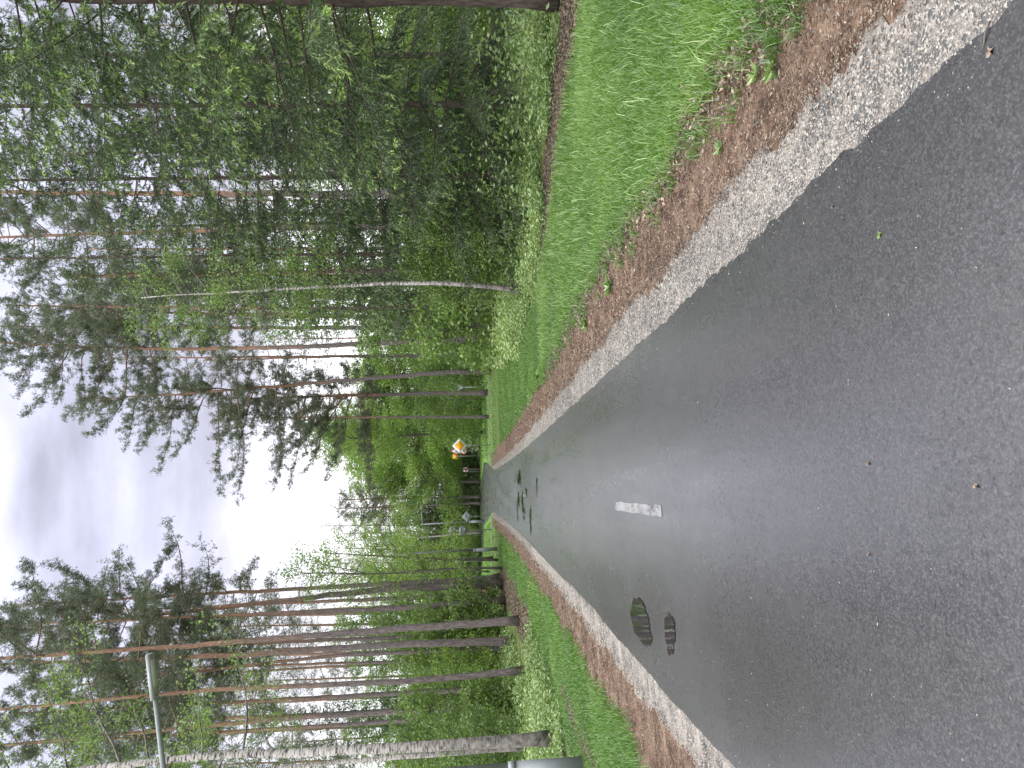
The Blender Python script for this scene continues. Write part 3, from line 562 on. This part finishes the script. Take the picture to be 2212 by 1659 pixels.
# ---- hand placed trees, left side
T = [
 (1248, 50, [(1000, 1254), (867, 1259), (243, 1296)], 30, .20, .50, 3.6, 'pine rising just behind the thick grey-barked pine nearest the left roadside lamp post', (math.radians(10), .35)),
 (1263, 47, [(1000, 1266), (867, 1269), (196, 1343)], 29, .24, .62, 3.8, 'thick grey-barked pine nearest the left roadside lamp post', (math.radians(20), .3)),
 (1282, 58, [(867, 1292), (540, 1306)], 27, .20, .55, 3.0, 'orange-barked pine standing behind the orange barrier', None),
 (1299, 45, [(1000, 1303), (867, 1314), (188, 1343)], 28, .19, .58, 3.2, 'slender pine just left of the orange barrier', None),
 (1344, 32, [(1000, 1350), (867, 1357), (353, 1400), (0, 1422)], 24, .165, .68, 3.0, 'tall pine rooted closest to the left verge with an orange upper trunk', (math.radians(20), .4)),
 (1366, 46, [(1000, 1369), (867, 1375), (725, 1380)], 26, .16, .55, 2.6, 'dark pine between the two big left verge pines, set further back', None),
 (1387, 38, [(1000, 1388), (867, 1392), (470, 1418), (98, 1433)], 26, .20, .62, 3.2, 'thick pine behind the lamp head on the left side', None),
 (1402, 44, [(725, 1416), (392, 1455)], 25, .14, .60, 2.6, 'thin pale pine leaning left behind the lamp head', None),
 (1452, 30, [(1000, 1462), (867, 1473), (470, 1490), (196, 1516)], 20, .13, .62, 2.6, 'slim orange pine crossing the lamp arm', None),
 (1524, 36, [(1000, 1530), (608, 1551), (372, 1574)], 24, .16, .58, 2.8, 'dark pine right of the large white birch', None),
 (1548, 42, [(800, 1562), (500, 1580)], 25, .14, .58, 2.6, 'orange pine half hidden in leaves right of the large birch', None),
 (1488, 44, [(900, 1496), (600, 1512)], 26, .16, .5, 2.8, 'dark leaning pine trunk deep in the left forest', None),
 (1421, 52, [(900, 1428), (500, 1440)], 25, .13, .55, 2.4, 'thin grey pine in the gap behind the left verge pines', None),
]
for (by, Y, pix, H, r0, cs, rad, lab, asym) in T:
    b, P = tr(by, Y, pix, H); pine(b, P, r0, cs, rad, lab, 'pines on the left side', 0 if Y < 48 else 1, .78, asym)
# right side pines
T = [
 (803, 57, [(945, 805), (651, 828), (400, 848), (178, 860)], None, .20, .50, 4.2, 'tall leaning pine with an open crown against the sky right of the road', (math.radians(180), .45)),
 (849, 64, [(945, 849), (651, 857), (480, 861)], None, .22, .42, 4.6, 'orange pine behind the conical post lamp', (math.radians(180), .5)),
 (901, 62, [(651, 901), (563, 902)], None, .13, .72, 2.0, 'thin straight pine with a sparse top right of the priority sign', None),
 (730, 47, [(900, 737), (651, 748), (343, 752), (69, 740)], 30, .21, .70, 3.6, 'big pine at the lawn edge with grey base and orange top', (math.radians(180), .3)),
 (707, 56, [(900, 707), (651, 709), (0, 706)], 36, .21, .66, 3.6, 'orange pine directly behind the big lawn edge pine', None),
 (697, 50, [(900, 694), (760, 684), (651, 682)], 27, .25, .6, 3.0, 'thick dull brown pine between the birch and the big lawn edge pine', None),
 (581, 26, [(900, 583), (651, 589), (343, 597)], 15, .11, .55, 2.2, 'thin dark trunk close right of the slender birch', None),
 (486, 37, [(900, 488), (600, 490), (0, 507)], 28, .19, .66, 3.2, 'reddish pine seen through the spruce boughs', None),
 (417, 30, [(900, 417), (446, 416), (0, 410)], 24, .20, .66, 3.0, 'grey flaky pine in the middle of the right forest', None),
 (148, 34, [(566, 142), (220, 127)], 26, .19, .62, 3.0, 'orange pine behind the boughs near the right spruce', None),
 (225, 46, [(600, 225), (300, 222)], 28, .17, .6, 2.8, 'slender distant pine seen in a gap of the right boughs', None),
 (330, 50, [(600, 330), (300, 335)], 28, .19, .6, 2.8, 'distant pine in the right forest between spruce boughs', None),
 (640, 62, [(700, 640), (300, 645)], 30, .19, .6, 3.2, 'far pine directly behind the birch crown', None),
 (677, 43, [(900, 675), (600, 668), (300, 665)], 27, .17, .70, 2.8, 'straight reddish pine left of the slender birch and before the lawn edge pine', None),
 (768, 66, [(900, 768), (600, 770), (250, 772)], 29, .18, .62, 3.0, 'slim distant pine between the big lawn edge pine and the leaning pine', None),
 (540, 55, [(700, 540), (300, 545)], 28, .19, .6, 3.2, 'far pine between the dark trunk and the reddish pine', None),
]
for (by, Y, pix, H, r0, cs, rad, lab, asym) in T:
    b, P = tr(by, Y, pix, H); pine(b, P, r0, cs, rad, lab, 'pines on the right side', 0 if Y < 52 or by in (803, 849) else 1, 1.45 if by in (803, 849, 730, 707) else 1.0, asym)
# far centre pair
for by, pix, lab in ((1073, [(835, 1078), (735, 1080)], 'right one of two slim orange pines beyond the junction'), (1086, [(850, 1094), (728, 1099)], 'left one of two slim orange pines beyond the junction')):
    b, P = tr(by, 98, pix); pine(b, P, .2, .66, 3.4, lab, 'pines beyond the junction', 1, 1.3)
# birches
b, P = tr(1601, 17.5, [(1100, 1604), (867, 1612), (392, 1630), (150, 1658)], 14)
broad('birch_tree', 'birch tree', b, P, .145, .42, 2.2, .065, M_birch, M_birchleaf, 'large white birch with black-scarred base near the left lamp post', 'birches', 1.2, 0, .5, .5, 40)
b, P = tr(1618, 27, [(1000, 1625), (867, 1633), (686, 1649)], 15)
broad('birch_tree', 'birch tree', b, P, .11, .45, 2.2, .07, M_birch, M_birchleaf, 'thinner whiter birch just left of the large birch', 'birches', 1.0, 0, .5, .5, 34)
b, P = tr(628, 22.5, [(1060, 618), (938, 610), (800, 615), (651, 623), (377, 641), (310, 646)])
broad('birch_tree', 'birch tree', b, P, .09, .45, 1.7, .07, M_birch, M_birchleaf, 'slender curved birch at the edge of the right verge', 'birches', 1.3, 0, .5, .42, 44, .012)
b, P = tr(1150, 92, [(880, 1163), (800, 1166)])
broad('birch_tree', 'birch tree', b, P, .14, .55, 2.4, .12, M_birch, M_birchleaf, 'distant white birch behind the round sign backs', 'birches', 1.0, 1)
# deciduous near junction
b, P = tr(934, 72, [(860, 942), (759, 949), (690, 940)])
broad('maple_tree', 'deciduous tree', b, P, .16, .42, 4.0, .14, M_dbark, M_green, 'forked grey tree with bright green crown right of the priority sign', 'broadleaf trees round the junction', 1.1, 0, .8, .8, 30)
for i, (by, Y, top, rad, lab) in enumerate(((965, 92, 690, 5.0, 'bright green leafy tree behind the priority sign'), (1015, 100, 760, 5.5, 'bright green leafy tree behind the chevron board'), (1040, 96, 790, 4.5, 'low bright green tree whose crown hangs over the far road end'), (895, 88, 760, 4.5, 'bright green tree behind the thin sparse-topped pine'), (940, 110, 700, 5.0, 'tallest bright green tree far behind the forked grey tree'))):
    b, P = tr(by, Y, [(900, by), (top+40, by)]); broad('maple_tree', 'deciduous tree', b, P, .2, .22, rad, .17, M_dbark, M_green, lab, 'broadleaf trees round the junction', 1.5, 0, .55, .9, 26, sag=.02)
for (by, Y, pix, rad, lab) in ((1229, 46, [(1000, 1226), (900, 1234), (840, 1240), (650, 1238)], 3.2, 'crooked thin tree with sparse yellow-green leaves beside the thick left pines'), (1211, 52, [(950, 1208), (800, 1200), (700, 1195)], 3.0, 'thin dark-stemmed tree with yellow-green leaves between lamp post and crooked tree'), (1190, 76, [(900, 1188), (740, 1185)], 3.8, 'yellow-green tree behind the left far lamp posts'), (1235, 70, [(900, 1238), (690, 1243)], 4.0, 'tall sparse yellow-green tree behind the crooked thin tree'), (1205, 60, [(950, 1212), (860, 1214)], 2.4, 'young yellow-green tree behind the grey sign back')):
    b, P = tr(by, Y, pix); broad('young_maple', 'deciduous tree', b, P, .075, .25, rad, .13, M_dbark, M_green, lab, 'young trees left of the road', .8, 0, .6, .6, 15)
# spruces right
s0 = gp(4, 12); spruce(s0+np.array([.10, 0, 0]), 17, .19, 4.2, 'near spruce with a thick trunk at the far right edge and drooping boughs', 'spruces on the right side', 0, .19, 1.0, (0, 0), .78)
s1 = gp(225, 17.5); spruce(s1, 18, .085, 3.6, 'spruce with light green shoot tips left of the near spruce', 'spruces on the right side', 0, .07, .9, (0, 0), .8)
s2 = gp(380, 21); spruce(s2, 17, .075, 3.2, 'dark spruce between the grey flaky pine and the near spruces', 'spruces on the right side', 0, .06, .85)
s3 = gp(545, 25); spruce(s3, 17, .07, 2.7, 'narrow spruce right of the slender birch', 'spruces on the right side', 1, .07, .9)
s4 = gp(120, 24); spruce(s4, 20, .13, 3.0, 'tall spruce standing behind the two near spruces', 'spruces on the right side', 1, .07, .9)
s5 = gp(660, 33); spruce(s5, 14, .10, 2.2, 'small dark spruce left of the slender birch', 'spruces on the right side', 1, .15, .8)

# ---- prototypes for the background forest, first use = first spot
def straight(H, lx=0): return np.array([[0, 0, 0], [lx*.4, .1, H*.5], [lx, .0, H]])
Z0 = (0, 0, 0)
PB = [pine(Z0, straight(h, lx), .19, cs, rd, 'x', None, 2, 1.0, None, 4, .05) for h, lx, cs, rd in ((27, .5, .64, 2.8), (25, -.6, .6, 3.0), (29, .2, .68, 2.6), (24, -.2, .55, 2.8))]
SB = [spruce(Z0, h, .16, rd, 'x', None, 2, .05) for h, rd in ((18, 3.0), (22, 3.3), (12, 2.4))]
BB = [broad('maple_tree', 'deciduous tree', Z0, straight(h, lx), .12, .2, rd, .10, M_dbark, m_, 'x', None, 1.2, 2, .5, .9, 60) for h, lx, rd, m_ in ((15, .5, 3.6, M_green), (12, -.4, 3.2, M_darkleaf), (18, .3, 4.0, M_birchleaf))]
UB = [broad('bush', 'bush', Z0, straight(h, .2), .03, .05, rd, .095, M_dbark, m_, 'x', None, 2.0, 1, .6, .5, 34, .01) for h, rd, m_ in ((3.2, 1.5, M_darkleaf), (4.5, 1.7, M_green), (2.2, 1.3, M_birchleaf), (6.0, 2.0, M_darkleaf))]
used = set()
def put(proto, loc, sc, label, group):
    rz = rng.random()*TAU
    if id(proto) not in used:
        used.add(id(proto)); proto.location = tuple(loc); proto.rotation_euler = (0, 0, rz); proto.scale = (sc,)*3; proto['label'] = label; proto['group'] = group; return proto
    return copy_tree(proto, loc, rz, sc, label, group)
LM = ((-30, 'the thick near spruce at the right edge'), (145, 'the orange pine by the right spruces'), (225, 'the gap in the right boughs'), (325, 'the drooping spruce boughs'), (417, 'the grey flaky pine'), (486, 'the reddish right pine'), (560, 'the thin dark trunk'), (628, 'the slender curved birch'), (690, 'the dull brown pine'), (735, 'the big lawn edge pine'), (776, 'the red stake'), (803, 'the tall leaning pine'), (845, 'the conical post lamp'), (901, 'the thin sparse pine'), (940, 'the forked grey tree'), (970, 'the diamond sign'), (1013, 'the chevron board'), (1045, 'the road end'), (1080, 'the two slim orange pines'), (1120, 'the diamond sign back'), (1150, 'the round sign backs'), (1187, 'the lone lamp post'), (1229, 'the crooked thin tree'), (1263, 'the thick left pines'), (1290, 'the orange barrier'), (1344, 'the left verge pine'), (1387, 'the thick pine by the lamp head'), (1452, 'the slim orange pine'), (1500, 'the lamp arm'), (1550, 'the half hidden orange pine'), (1601, 'the large white birch'), (1650, 'the near lamp post'), (1700, 'the left photo edge'))
INFO = {}
def zone(protos, n, y0, y1, Y0, Y1, s0_, s1_, label, group, seed):
    r = np.random.default_rng(seed)
    for i in range(n):
        y = y0+(y1-y0)*(i+r.random())/n; Y = r.uniform(Y0, Y1); pi = int(r.integers(len(protos))); sc = r.uniform(s0_, s1_); o = put(protos[pi], gp(y, Y), sc, label, group)
        near = min(LM, key=lambda q: abs(q[0]-y))[1]; kind = group.split()[-1] if 0 else {id(PB): 'pine', id(SB): 'spruce', id(BB): 'leafy tree', id(UB): 'bush'}[id(protos)]
        tone = {id(PB): ('grey', 'dense', 'slim', 'low-crowned'), id(SB): ('mid-height', 'tall', 'short'), id(BB): ('bright green', 'small green', 'tall pale'), id(UB): ('low green', 'bright rounded', 'small pale', 'tall green')}[id(protos)][pi]
        INFO[o.name] = (f'{tone} {kind}', near, y, Y, kind, o)
zone(PB, 20, 1290, 1720, 55, 100, .9, 1.15, 'tall pine in the background of the left forest', 'background pines on the left', 1)
zone(PB, 22, -60, 780, 50, 95, .9, 1.1, 'tall pine in the background of the right forest', 'background pines on the right', 2)
zone(PB, 16, 1000, 1300, 115, 150, .75, .95, 'dark pine in the forest wall beyond the junction', 'far pines beyond the junction', 3)
zone(PB, 12, 780, 1000, 105, 145, .75, .95, 'dark pine in the far forest right of the junction', 'far pines right of the junction', 4)
zone(SB, 26, 985, 1275, 103, 122, .55, .85, 'dark spruce in the forest wall beyond the junction', 'far spruces beyond the junction', 5)
zone(SB, 8, -40, 640, 34, 60, .7, 1.0, 'spruce in the background of the right forest', 'background spruces on the right', 6)
zone(SB, 6, 1330, 1700, 48, 80, .6, .9, 'spruce in the background of the left forest', 'background spruces on the left', 7)
zone(BB, 12, 640, 960, 78, 110, .8, 1.05, 'leafy green tree in the far forest right of the junction', 'far leafy trees right of the junction', 8)
zone(SB, 6, 1085, 1130, 106, 118, .85, 1.0, 'dark spruce', 'far spruces behind the lamp arm', 20)
zone(BB, 9, -40, 640, 36, 75, .7, 1.0, 'leafy green tree among the trunks of the right forest', 'leafy trees in the right forest', 9)
zone(BB, 12, 1300, 1720, 55, 85, .45, .72, 'leafy green tree among the trunks of the left forest', 'leafy trees in the left forest', 10)
zone(BB, 8, 1130, 1280, 95, 125, .7, .95, 'leafy green tree in the forest wall left of the junction', 'far leafy trees left of the junction', 11)
zone(UB, 34, 1290, 1720, 42, 60, .7, 1.2, 'leafy bush under the pines of the left forest', 'bushes in the left forest', 12)
zone(UB, 8, 1480, 1720, 28, 36, .6, .95, 'leafy bush near the birches on the left', 'bushes near the left birches', 13)
zone(UB, 30, -60, 720, 30, 60, .7, 1.2, 'leafy bush under the trees of the right forest', 'bushes in the right forest', 14)
zone(UB, 22, -60, 600, 21, 33, .35, .75, 'low bush', 'low bushes under the near spruces', 19)
zone(UB, 20, 740, 930, 67, 84, .8, 1.25, 'leafy bush behind the gravel path on the right', 'bushes behind the right gravel path', 15)
zone(UB, 16, 900, 1140, 102, 112, .8, 1.2, 'dark bush at the foot of the far forest wall', 'bushes beyond the junction', 16)
zone(UB, 10, 1140, 1300, 96, 108, .8, 1.2, 'dark bush at the foot of the forest wall left of the junction', 'bushes left of the junction', 17)
zone(UB, 7, 700, 800, 50, 60, .5, .8, 'leafy bush beside the red stake', 'bushes beside the red stake', 18)

from collections import defaultdict
by_ = defaultdict(list)
for v in INFO.values(): by_[(v[0], v[1])].append(v)
for (a, nr), L_ in by_.items():
    L_.sort(key=lambda v: v[3])
    for i, v in enumerate(L_):
        rank = '' if len(L_) == 1 else ('nearest of the ' if i == 0 else 'farthest of the ' if i == len(L_)-1 else 'second ' if i == 1 else 'third ' if i == 2 else 'fourth ')
        nm = a if len(L_) == 1 or not rank.endswith('the ') else (a+'s' if v[4] != 'bush' else a+'es')
        v[5]['label'] = f'{rank}{nm} behind {nr}'
# ------------------------------------------------------------------ street furniture
def disc(r, n=40, c=(0, 0)): return [(c[0]+r*math.cos(i*TAU/n), c[1]+r*math.sin(i*TAU/n)) for i in range(n)]
def lamp(by, Y, H, tip, label, sleeve=1.1, r=.055):
    b = gp(by, Y); root = empty('street_lamp', b, label, 'street lamp', 'street lamps along the left side')
    top = np.array([-.06*H*.35, 0, H])
    m = MB(); m.tube([(0, 0, sleeve*.9), top*.5+np.array([0, 0, sleeve*.45]), top], [r*.95, r*.8, r*.6], 14, .5, True); m.build('pole', M_galv, root, True)
    m = MB(); m.tube([(0, 0, -.1), (-.02*sleeve, 0, sleeve)], [r*1.45, r*1.35], 14, .5, True); m.build('base_sleeve', M_galv, root, True)
    m = MB(); m.tube([(-.02*sleeve, 0, sleeve), (-.02*sleeve, 0, sleeve+.10)], [r*1.6, r*1.25], 14, .5, True); m.build('collar', M_lamp, root, True)
    e_ = np.array([tip[0], tip[1], H+tip[2]]); d = e_-top; Ld = np.linalg.norm(d); d /= Ld
    m = MB(); m.tube([top, top+d*(Ld-.62)], [r*.55, r*.5], 12, .5, True); m.build('arm', M_galv, root, True)
    s = nrm(np.cross(d, [0, 0, 1.])); u = np.cross(s, d); R_ = np.stack([d, s, u], 1)
    hd = MB(); hd.box(top+d*(Ld-.33)+u*.01, (.68, .20, .055), R_); hd.box(top+d*(Ld-.33)+u*.045, (.40, .13, .02), R_)
    for k in range(5): hd.box(top+d*(Ld-.45+k*.06)+u*.065, (.008, .12, .03), R_)
    ho = hd.build('lamp_head', M_lamp, root); g_ = MB(); g_.box(top+d*(Ld-.28)-u*.021, (.40, .15, .008), R_); g_.build('glass', M_glass, ho)
    m = MB(); m.tube([top-d*.08, top+d*.12], [r*.75]*2, 12, .5, True); m.build('arm_bracket', M_lamp, root, True)
lamp(1660, 12.7, 6.4, (1.9, 0, .30), 'nearest street lamp whose arm and flat head reach in from the left edge', 1.1, .075)
lamp(1187, 53, 6.9, (1.95, 0, .35), 'grey street lamp post standing alone left of the sign backs', 1.5, .085)
lamp(1126, 84, 6.6, (2.0, 0, .1), 'grey street lamp post with visible arm beside the grey diamond sign back', 1.5, .095)
def post(root, h, r=.03): m = MB(); m.tube([(0, 0, -.1), (0, 0, h)], [r, r], 12, .5, True); m.build('post', M_galv, root, True)
def board(name, poly_, y0, y1, mat, root): m = MB(); m.prism(poly_, y0, y1); return m.build(name, mat, root)
def dia(s): return [(0, -s), (s, 0), (0, s), (-s, 0)]
def rdia(s, rr=.07):
    o = []
    for k in range(4):
        a0 = k*math.pi/2; c = (math.cos(a0)*(s-rr*1.0), math.sin(a0)*(s-rr))
        for j in range(-3, 4): o.append((c[0]+rr*math.cos(a0+j*.26), c[1]+rr*math.sin(a0+j*.26)))
    return o
# priority sign
r_ = empty('road_sign', gp(962, 60), 'yellow and white diamond sign on a grey post right of the path', 'road sign', None); post(r_, 2.35, .035)
zc = 2.38; sh = lambda p, dx=0, dz=0: [(a+dx, b+dz) for a, b in p]
board('panel', sh(rdia(.56), 0, zc), -.06, -.035, M_white, r_); o = board('yellow_face', sh(rdia(.37, .05), 0, zc), -.075, -.061, M_yel, r_)
# speed limit + curve warning
def numeral(txt, size, root, loc):
    cu = bpy.data.curves.new('numeral', 'FONT'); cu.body = txt; cu.size = size; cu.align_x = 'CENTER'; cu.align_y = 'CENTER'; cu.extrude = .004; cu.offset = size*.025
    to = bpy.data.objects.new('numeral', cu); COL.objects.link(to); bpy.context.view_layer.update()
    me = bpy.data.meshes.new_from_object(to.evaluated_get(bpy.context.evaluated_depsgraph_get())); bpy.data.objects.remove(to)
    me.materials.clear(); me.materials.append(M_blk); ob = bpy.data.objects.new('numeral', me); COL.objects.link(ob); ob.parent = root; ob.location = loc; ob.rotation_euler = (math.pi/2, 0, 0); return ob
r_ = empty('road_sign', gp(973, 78), 'round 30 speed limit sign under a triangular bend warning', 'road sign', None); post(r_, 3.2, .035)
zc = 2.02; board('speed_limit_panel', sh(disc(.36), 0, zc), -.06, -.035, M_red, r_); board('white_face', sh(disc(.27), 0, zc), -.072, -.061, M_white, r_)
numeral('30', .34, r_, (0, -.078, zc))
tz = 2.83; tri = lambda s: [(-s, -s*.577), (s, -s*.577), (0, s*1.155)]
board('warning_panel', sh(tri(.46), 0, tz), -.05, -.03, M_red, r_); board('warning_face', sh(tri(.33), 0, tz), -.062, -.051, M_white, r_)
m = MB(); pl = [(-.06, tz-.14), (-.06, tz), (-.02, tz+.08), (.06, tz+.12)]
for a, b_ in zip(pl[:-1], pl[1:]):
    m.tube([(a[0], -.07, a[1]), (b_[0], -.07, b_[1])], [.022, .022], 6, .5, True)
m.build('bend_arrow', M_blk, r_)
# yellow works sign
r_ = empty('road_sign', gp(984.5, 80), 'yellow square board with a small warning triangle behind the speed limit sign', 'road sign', None); post(r_, 3.0, .03)
board('panel', [(-.24, 2.62), (.24, 2.62), (.24, 3.16), (-.24, 3.16)], -.05, -.03, M_yel, r_); board('triangle', sh(tri(.15), 0, 2.86), -.06, -.051, M_red, r_); board('triangle_face', sh(tri(.10), 0, 2.86), -.068, -.061, M_white, r_)
# chevron
r_ = empty('chevron_sign', gp(1013.5, 94), 'small red and white chevron board pointing left at the bend', 'road sign', None); post(r_, 1.7, .035)
board('panel', [(-.27, 1.55), (.27, 1.55), (.27, 2.12), (-.27, 2.12)], -.06, -.035, M_white, r_)
zc = 1.835; board('red_chevron', [(-.22, zc), (.02, zc+.26), (.22, zc+.26), (-.02, zc), (.22, zc-.26), (.02, zc-.26)], -.075, -.061, M_red, r_)
m = MB(); m.tube([(-.3, 0, -.1), (-.3, 0, 1.5)], [.025]*2, 8, .5, True); m.build('side_post', M_galv, r_)
# sign backs
def back(by, Y, kind, zs, h, label, name='road_sign'):
    r = empty(name, gp(by, Y), label, 'road sign', None); post(r, h, .032)
    for z in zs:
        if kind == 'disc': o = board('panel_back', sh(disc(.36), 0, z), -.035, -.015, M_alu, r); rail = .5
        else: o = board('panel_back', sh(rdia(.50, .05), 0, z), -.035, -.015, M_alu, r); rail = .42
        m = MB()
        for s in (-.15, .15): m.box((0, -.055, z+s), (rail, .035, .03))
        m.build('rail', M_galv, o); m = MB(); m.box((.12, -.062, z-.11), (.08, .02, .08)); m.build('sticker', M_white, o)
back(1145, 61, 'disc', (3.02, 2.24), 3.3, 'grey backs of two round signs stacked on one post')
back(1115, 72, 'dia', (1.85,), 2.2, 'grey back of a diamond sign on a thin post')
back(1212, 66, 'disc', (2.6,), 2.9, 'grey back of a round sign half hidden by yellow-green leaves')
# conical post lamp
r_ = empty('post_lamp', gp(836, 66), 'short white post lamp with a conical glass head by the gravel path', 'lamp'); m = MB(); m.tube([(0, 0, -.1), (0, 0, 1.85)], [.05, .045], 12, .5, True); m.build('post', M_lamp, r_, True)
m = MB(); m.tube([(0, 0, 1.87), (0, 0, 2.32)], [.09, .25], 20, .5, True); h_ = m.build('lamp_shade', M_glass, r_, True); m = MB(); m.tube([(0, 0, 2.335), (0, 0, 2.40)], [.30, .27], 20, .5, True); m.build('lamp_cap', M_white, r_, True)
m = MB()
for k in range(4): a = k*TAU/4+.4; m.tube([(.08*math.cos(a), .08*math.sin(a), 1.83), (.27*math.cos(a), .27*math.sin(a), 2.34)], [.012]*2, 6, .5, True)
m.build('lamp_frame', M_lamp, h_)
# red stake
m = MB(); m.box((0, 0, .45), (.13, .03, 1.2)); m.box((0, -.02, .97), (.09, .01, .12)); o = m.build('marker_stake', M_redpaint, None, False, gp(776, 52)); tag(o, 'red painted marker stake standing in bushes right of the lawn', 'stake')
# orange barrier
r_ = empty('barrier', gp(1279, 56), 'orange metal barrier with a white plate between left pine trunks', 'barrier')
m = MB(); m.box((0, 0, 1.08), (.90, .05, .09)); m.build('top_rail', M_orange, r_)
for sx in (-.42, .42): m = MB(); m.box((sx, 0, .52), (.05, .05, 1.04)); m.build('leg', M_redpaint, r_)
m = MB(); m.box((.26, .0, .70), (.26, .03, .62)); m.build('orange_panel', M_orange, r_)
m = MB(); m.box((.02, -.02, .80), (.13, .03, .44)); m.build('white_plate', M_white, r_)
m = MB(); m.box((0, 0, .36), (.78, .03, .06)); m.build('lower_rail', M_orange, r_)

# small plants, twigs, leaves on the verge --------------------------------------
def rosette(x, y, n, ln, label, name='weed'):
    p = gnd(x, y, 0); mb = MB(); th = np.arange(n)*TAU/n+rng.normal(size=n)*.2
    for k in range(3):
        a = th+k*.4; d = np.c_[np.cos(a), np.sin(a), .35+.5*rng.random(n)-.1*k]
        mb.leaves(np.tile([[0, 0, .01*k]], (n, 1)), ln*(.6+.6*rng.random(n)), ln*.3, .3+.6*rng.random(n), d, .6)
    o = mb.build(name, M_herb, None, False, p); return tag(o, label, 'plant', None)
rosette(1322, 618, 7, .17, 'large dandelion rosette on the brown litter of the right verge', 'dandelion')
rosette(1675, 150, 5, .09, 'small three-leaved seedling nearest the camera on the right litter strip', 'seedling')
rosette(1640, 160, 5, .08, 'small seedling at the grass edge left of the nearest seedling', 'seedling')
rosette(1560, 318, 4, .07, 'tiny pale seedling halfway along the right litter strip', 'seedling')
rosette(1166, 812, 7, .22, 'low leafy weed at the far end of the right litter strip', 'weed')
rosette(1268, 700, 6, .12, 'low weed beside the litter strip beyond the dandelion', 'weed')
def stick(x, y, L_, a, r, label):
    p = gnd(x, y, 0); m = MB(); P = np.array([[math.cos(a)*t*L_, math.sin(a)*t*L_, .012+.01*math.sin(t*5)] for t in np.linspace(-.5, .5, 6)]); P[:, :2] += rng.normal(size=(6, 2))*.004
    m.tube(P, r, 6, .5, True); tag(m.build('twig', M_dbark, None, False, p), label, 'twig')
stick(1648, 262, .20, 1.35, .005, 'straight pale twig lying on the right litter strip'); stick(1425, 625, .24, 1.1, .006, 'grey twig beside the gravel beyond the dandelion'); stick(2128, 105, .16, -.9, .003, 'thin dry stalk at the asphalt edge in the near right corner')
def onleaf(x, y, s, mat, label, name='fallen_leaf'):
    p = gnd(x, y); m = MB(); th = np.linspace(0, TAU, 16, endpoint=False); r = s*(.7+.3*np.cos(5*th)); v = np.c_[r*np.cos(th), r*np.sin(th), .004+.004*np.cos(3*th)]
    m.add(np.vstack([v, [[0, 0, .002]]]), [[16, i, (i+1) % 16] for i in range(16)]); tag(m.build(name, mat, None, False, (p[0], p[1], float(terr(p[0], p[1]))+.013)), label, 'leaf')
onleaf(1905, 507, .018, M_birchleaf, 'green leaf lying alone on the wet asphalt'); onleaf(2142, 112, .018, M_chip, 'orange-brown leaf at the asphalt edge in the near right corner');
onleaf(1802, 446, .009, M_chip, 'small brown leaf bit near the green leaf'); onleaf(1880, 1000, .012, M_chip, 'pale buff leaf bit on the middle of the near asphalt'); onleaf(2115, 1048, .012, M_chip, 'rusty leaf bit nearest the bottom middle of the asphalt'); onleaf(1878, 1196, .010, M_chip, 'brown leaf bit on the left half of the near asphalt')
bpy.context.view_layer.update()
print('OBJS', len(bpy.data.objects), 'TRIS', sum(len(o.data.polygons) for o in bpy.data.objects if o.type == 'MESH'), 'UNIQ', sum(len(m.polygons) for m in bpy.data.meshes))
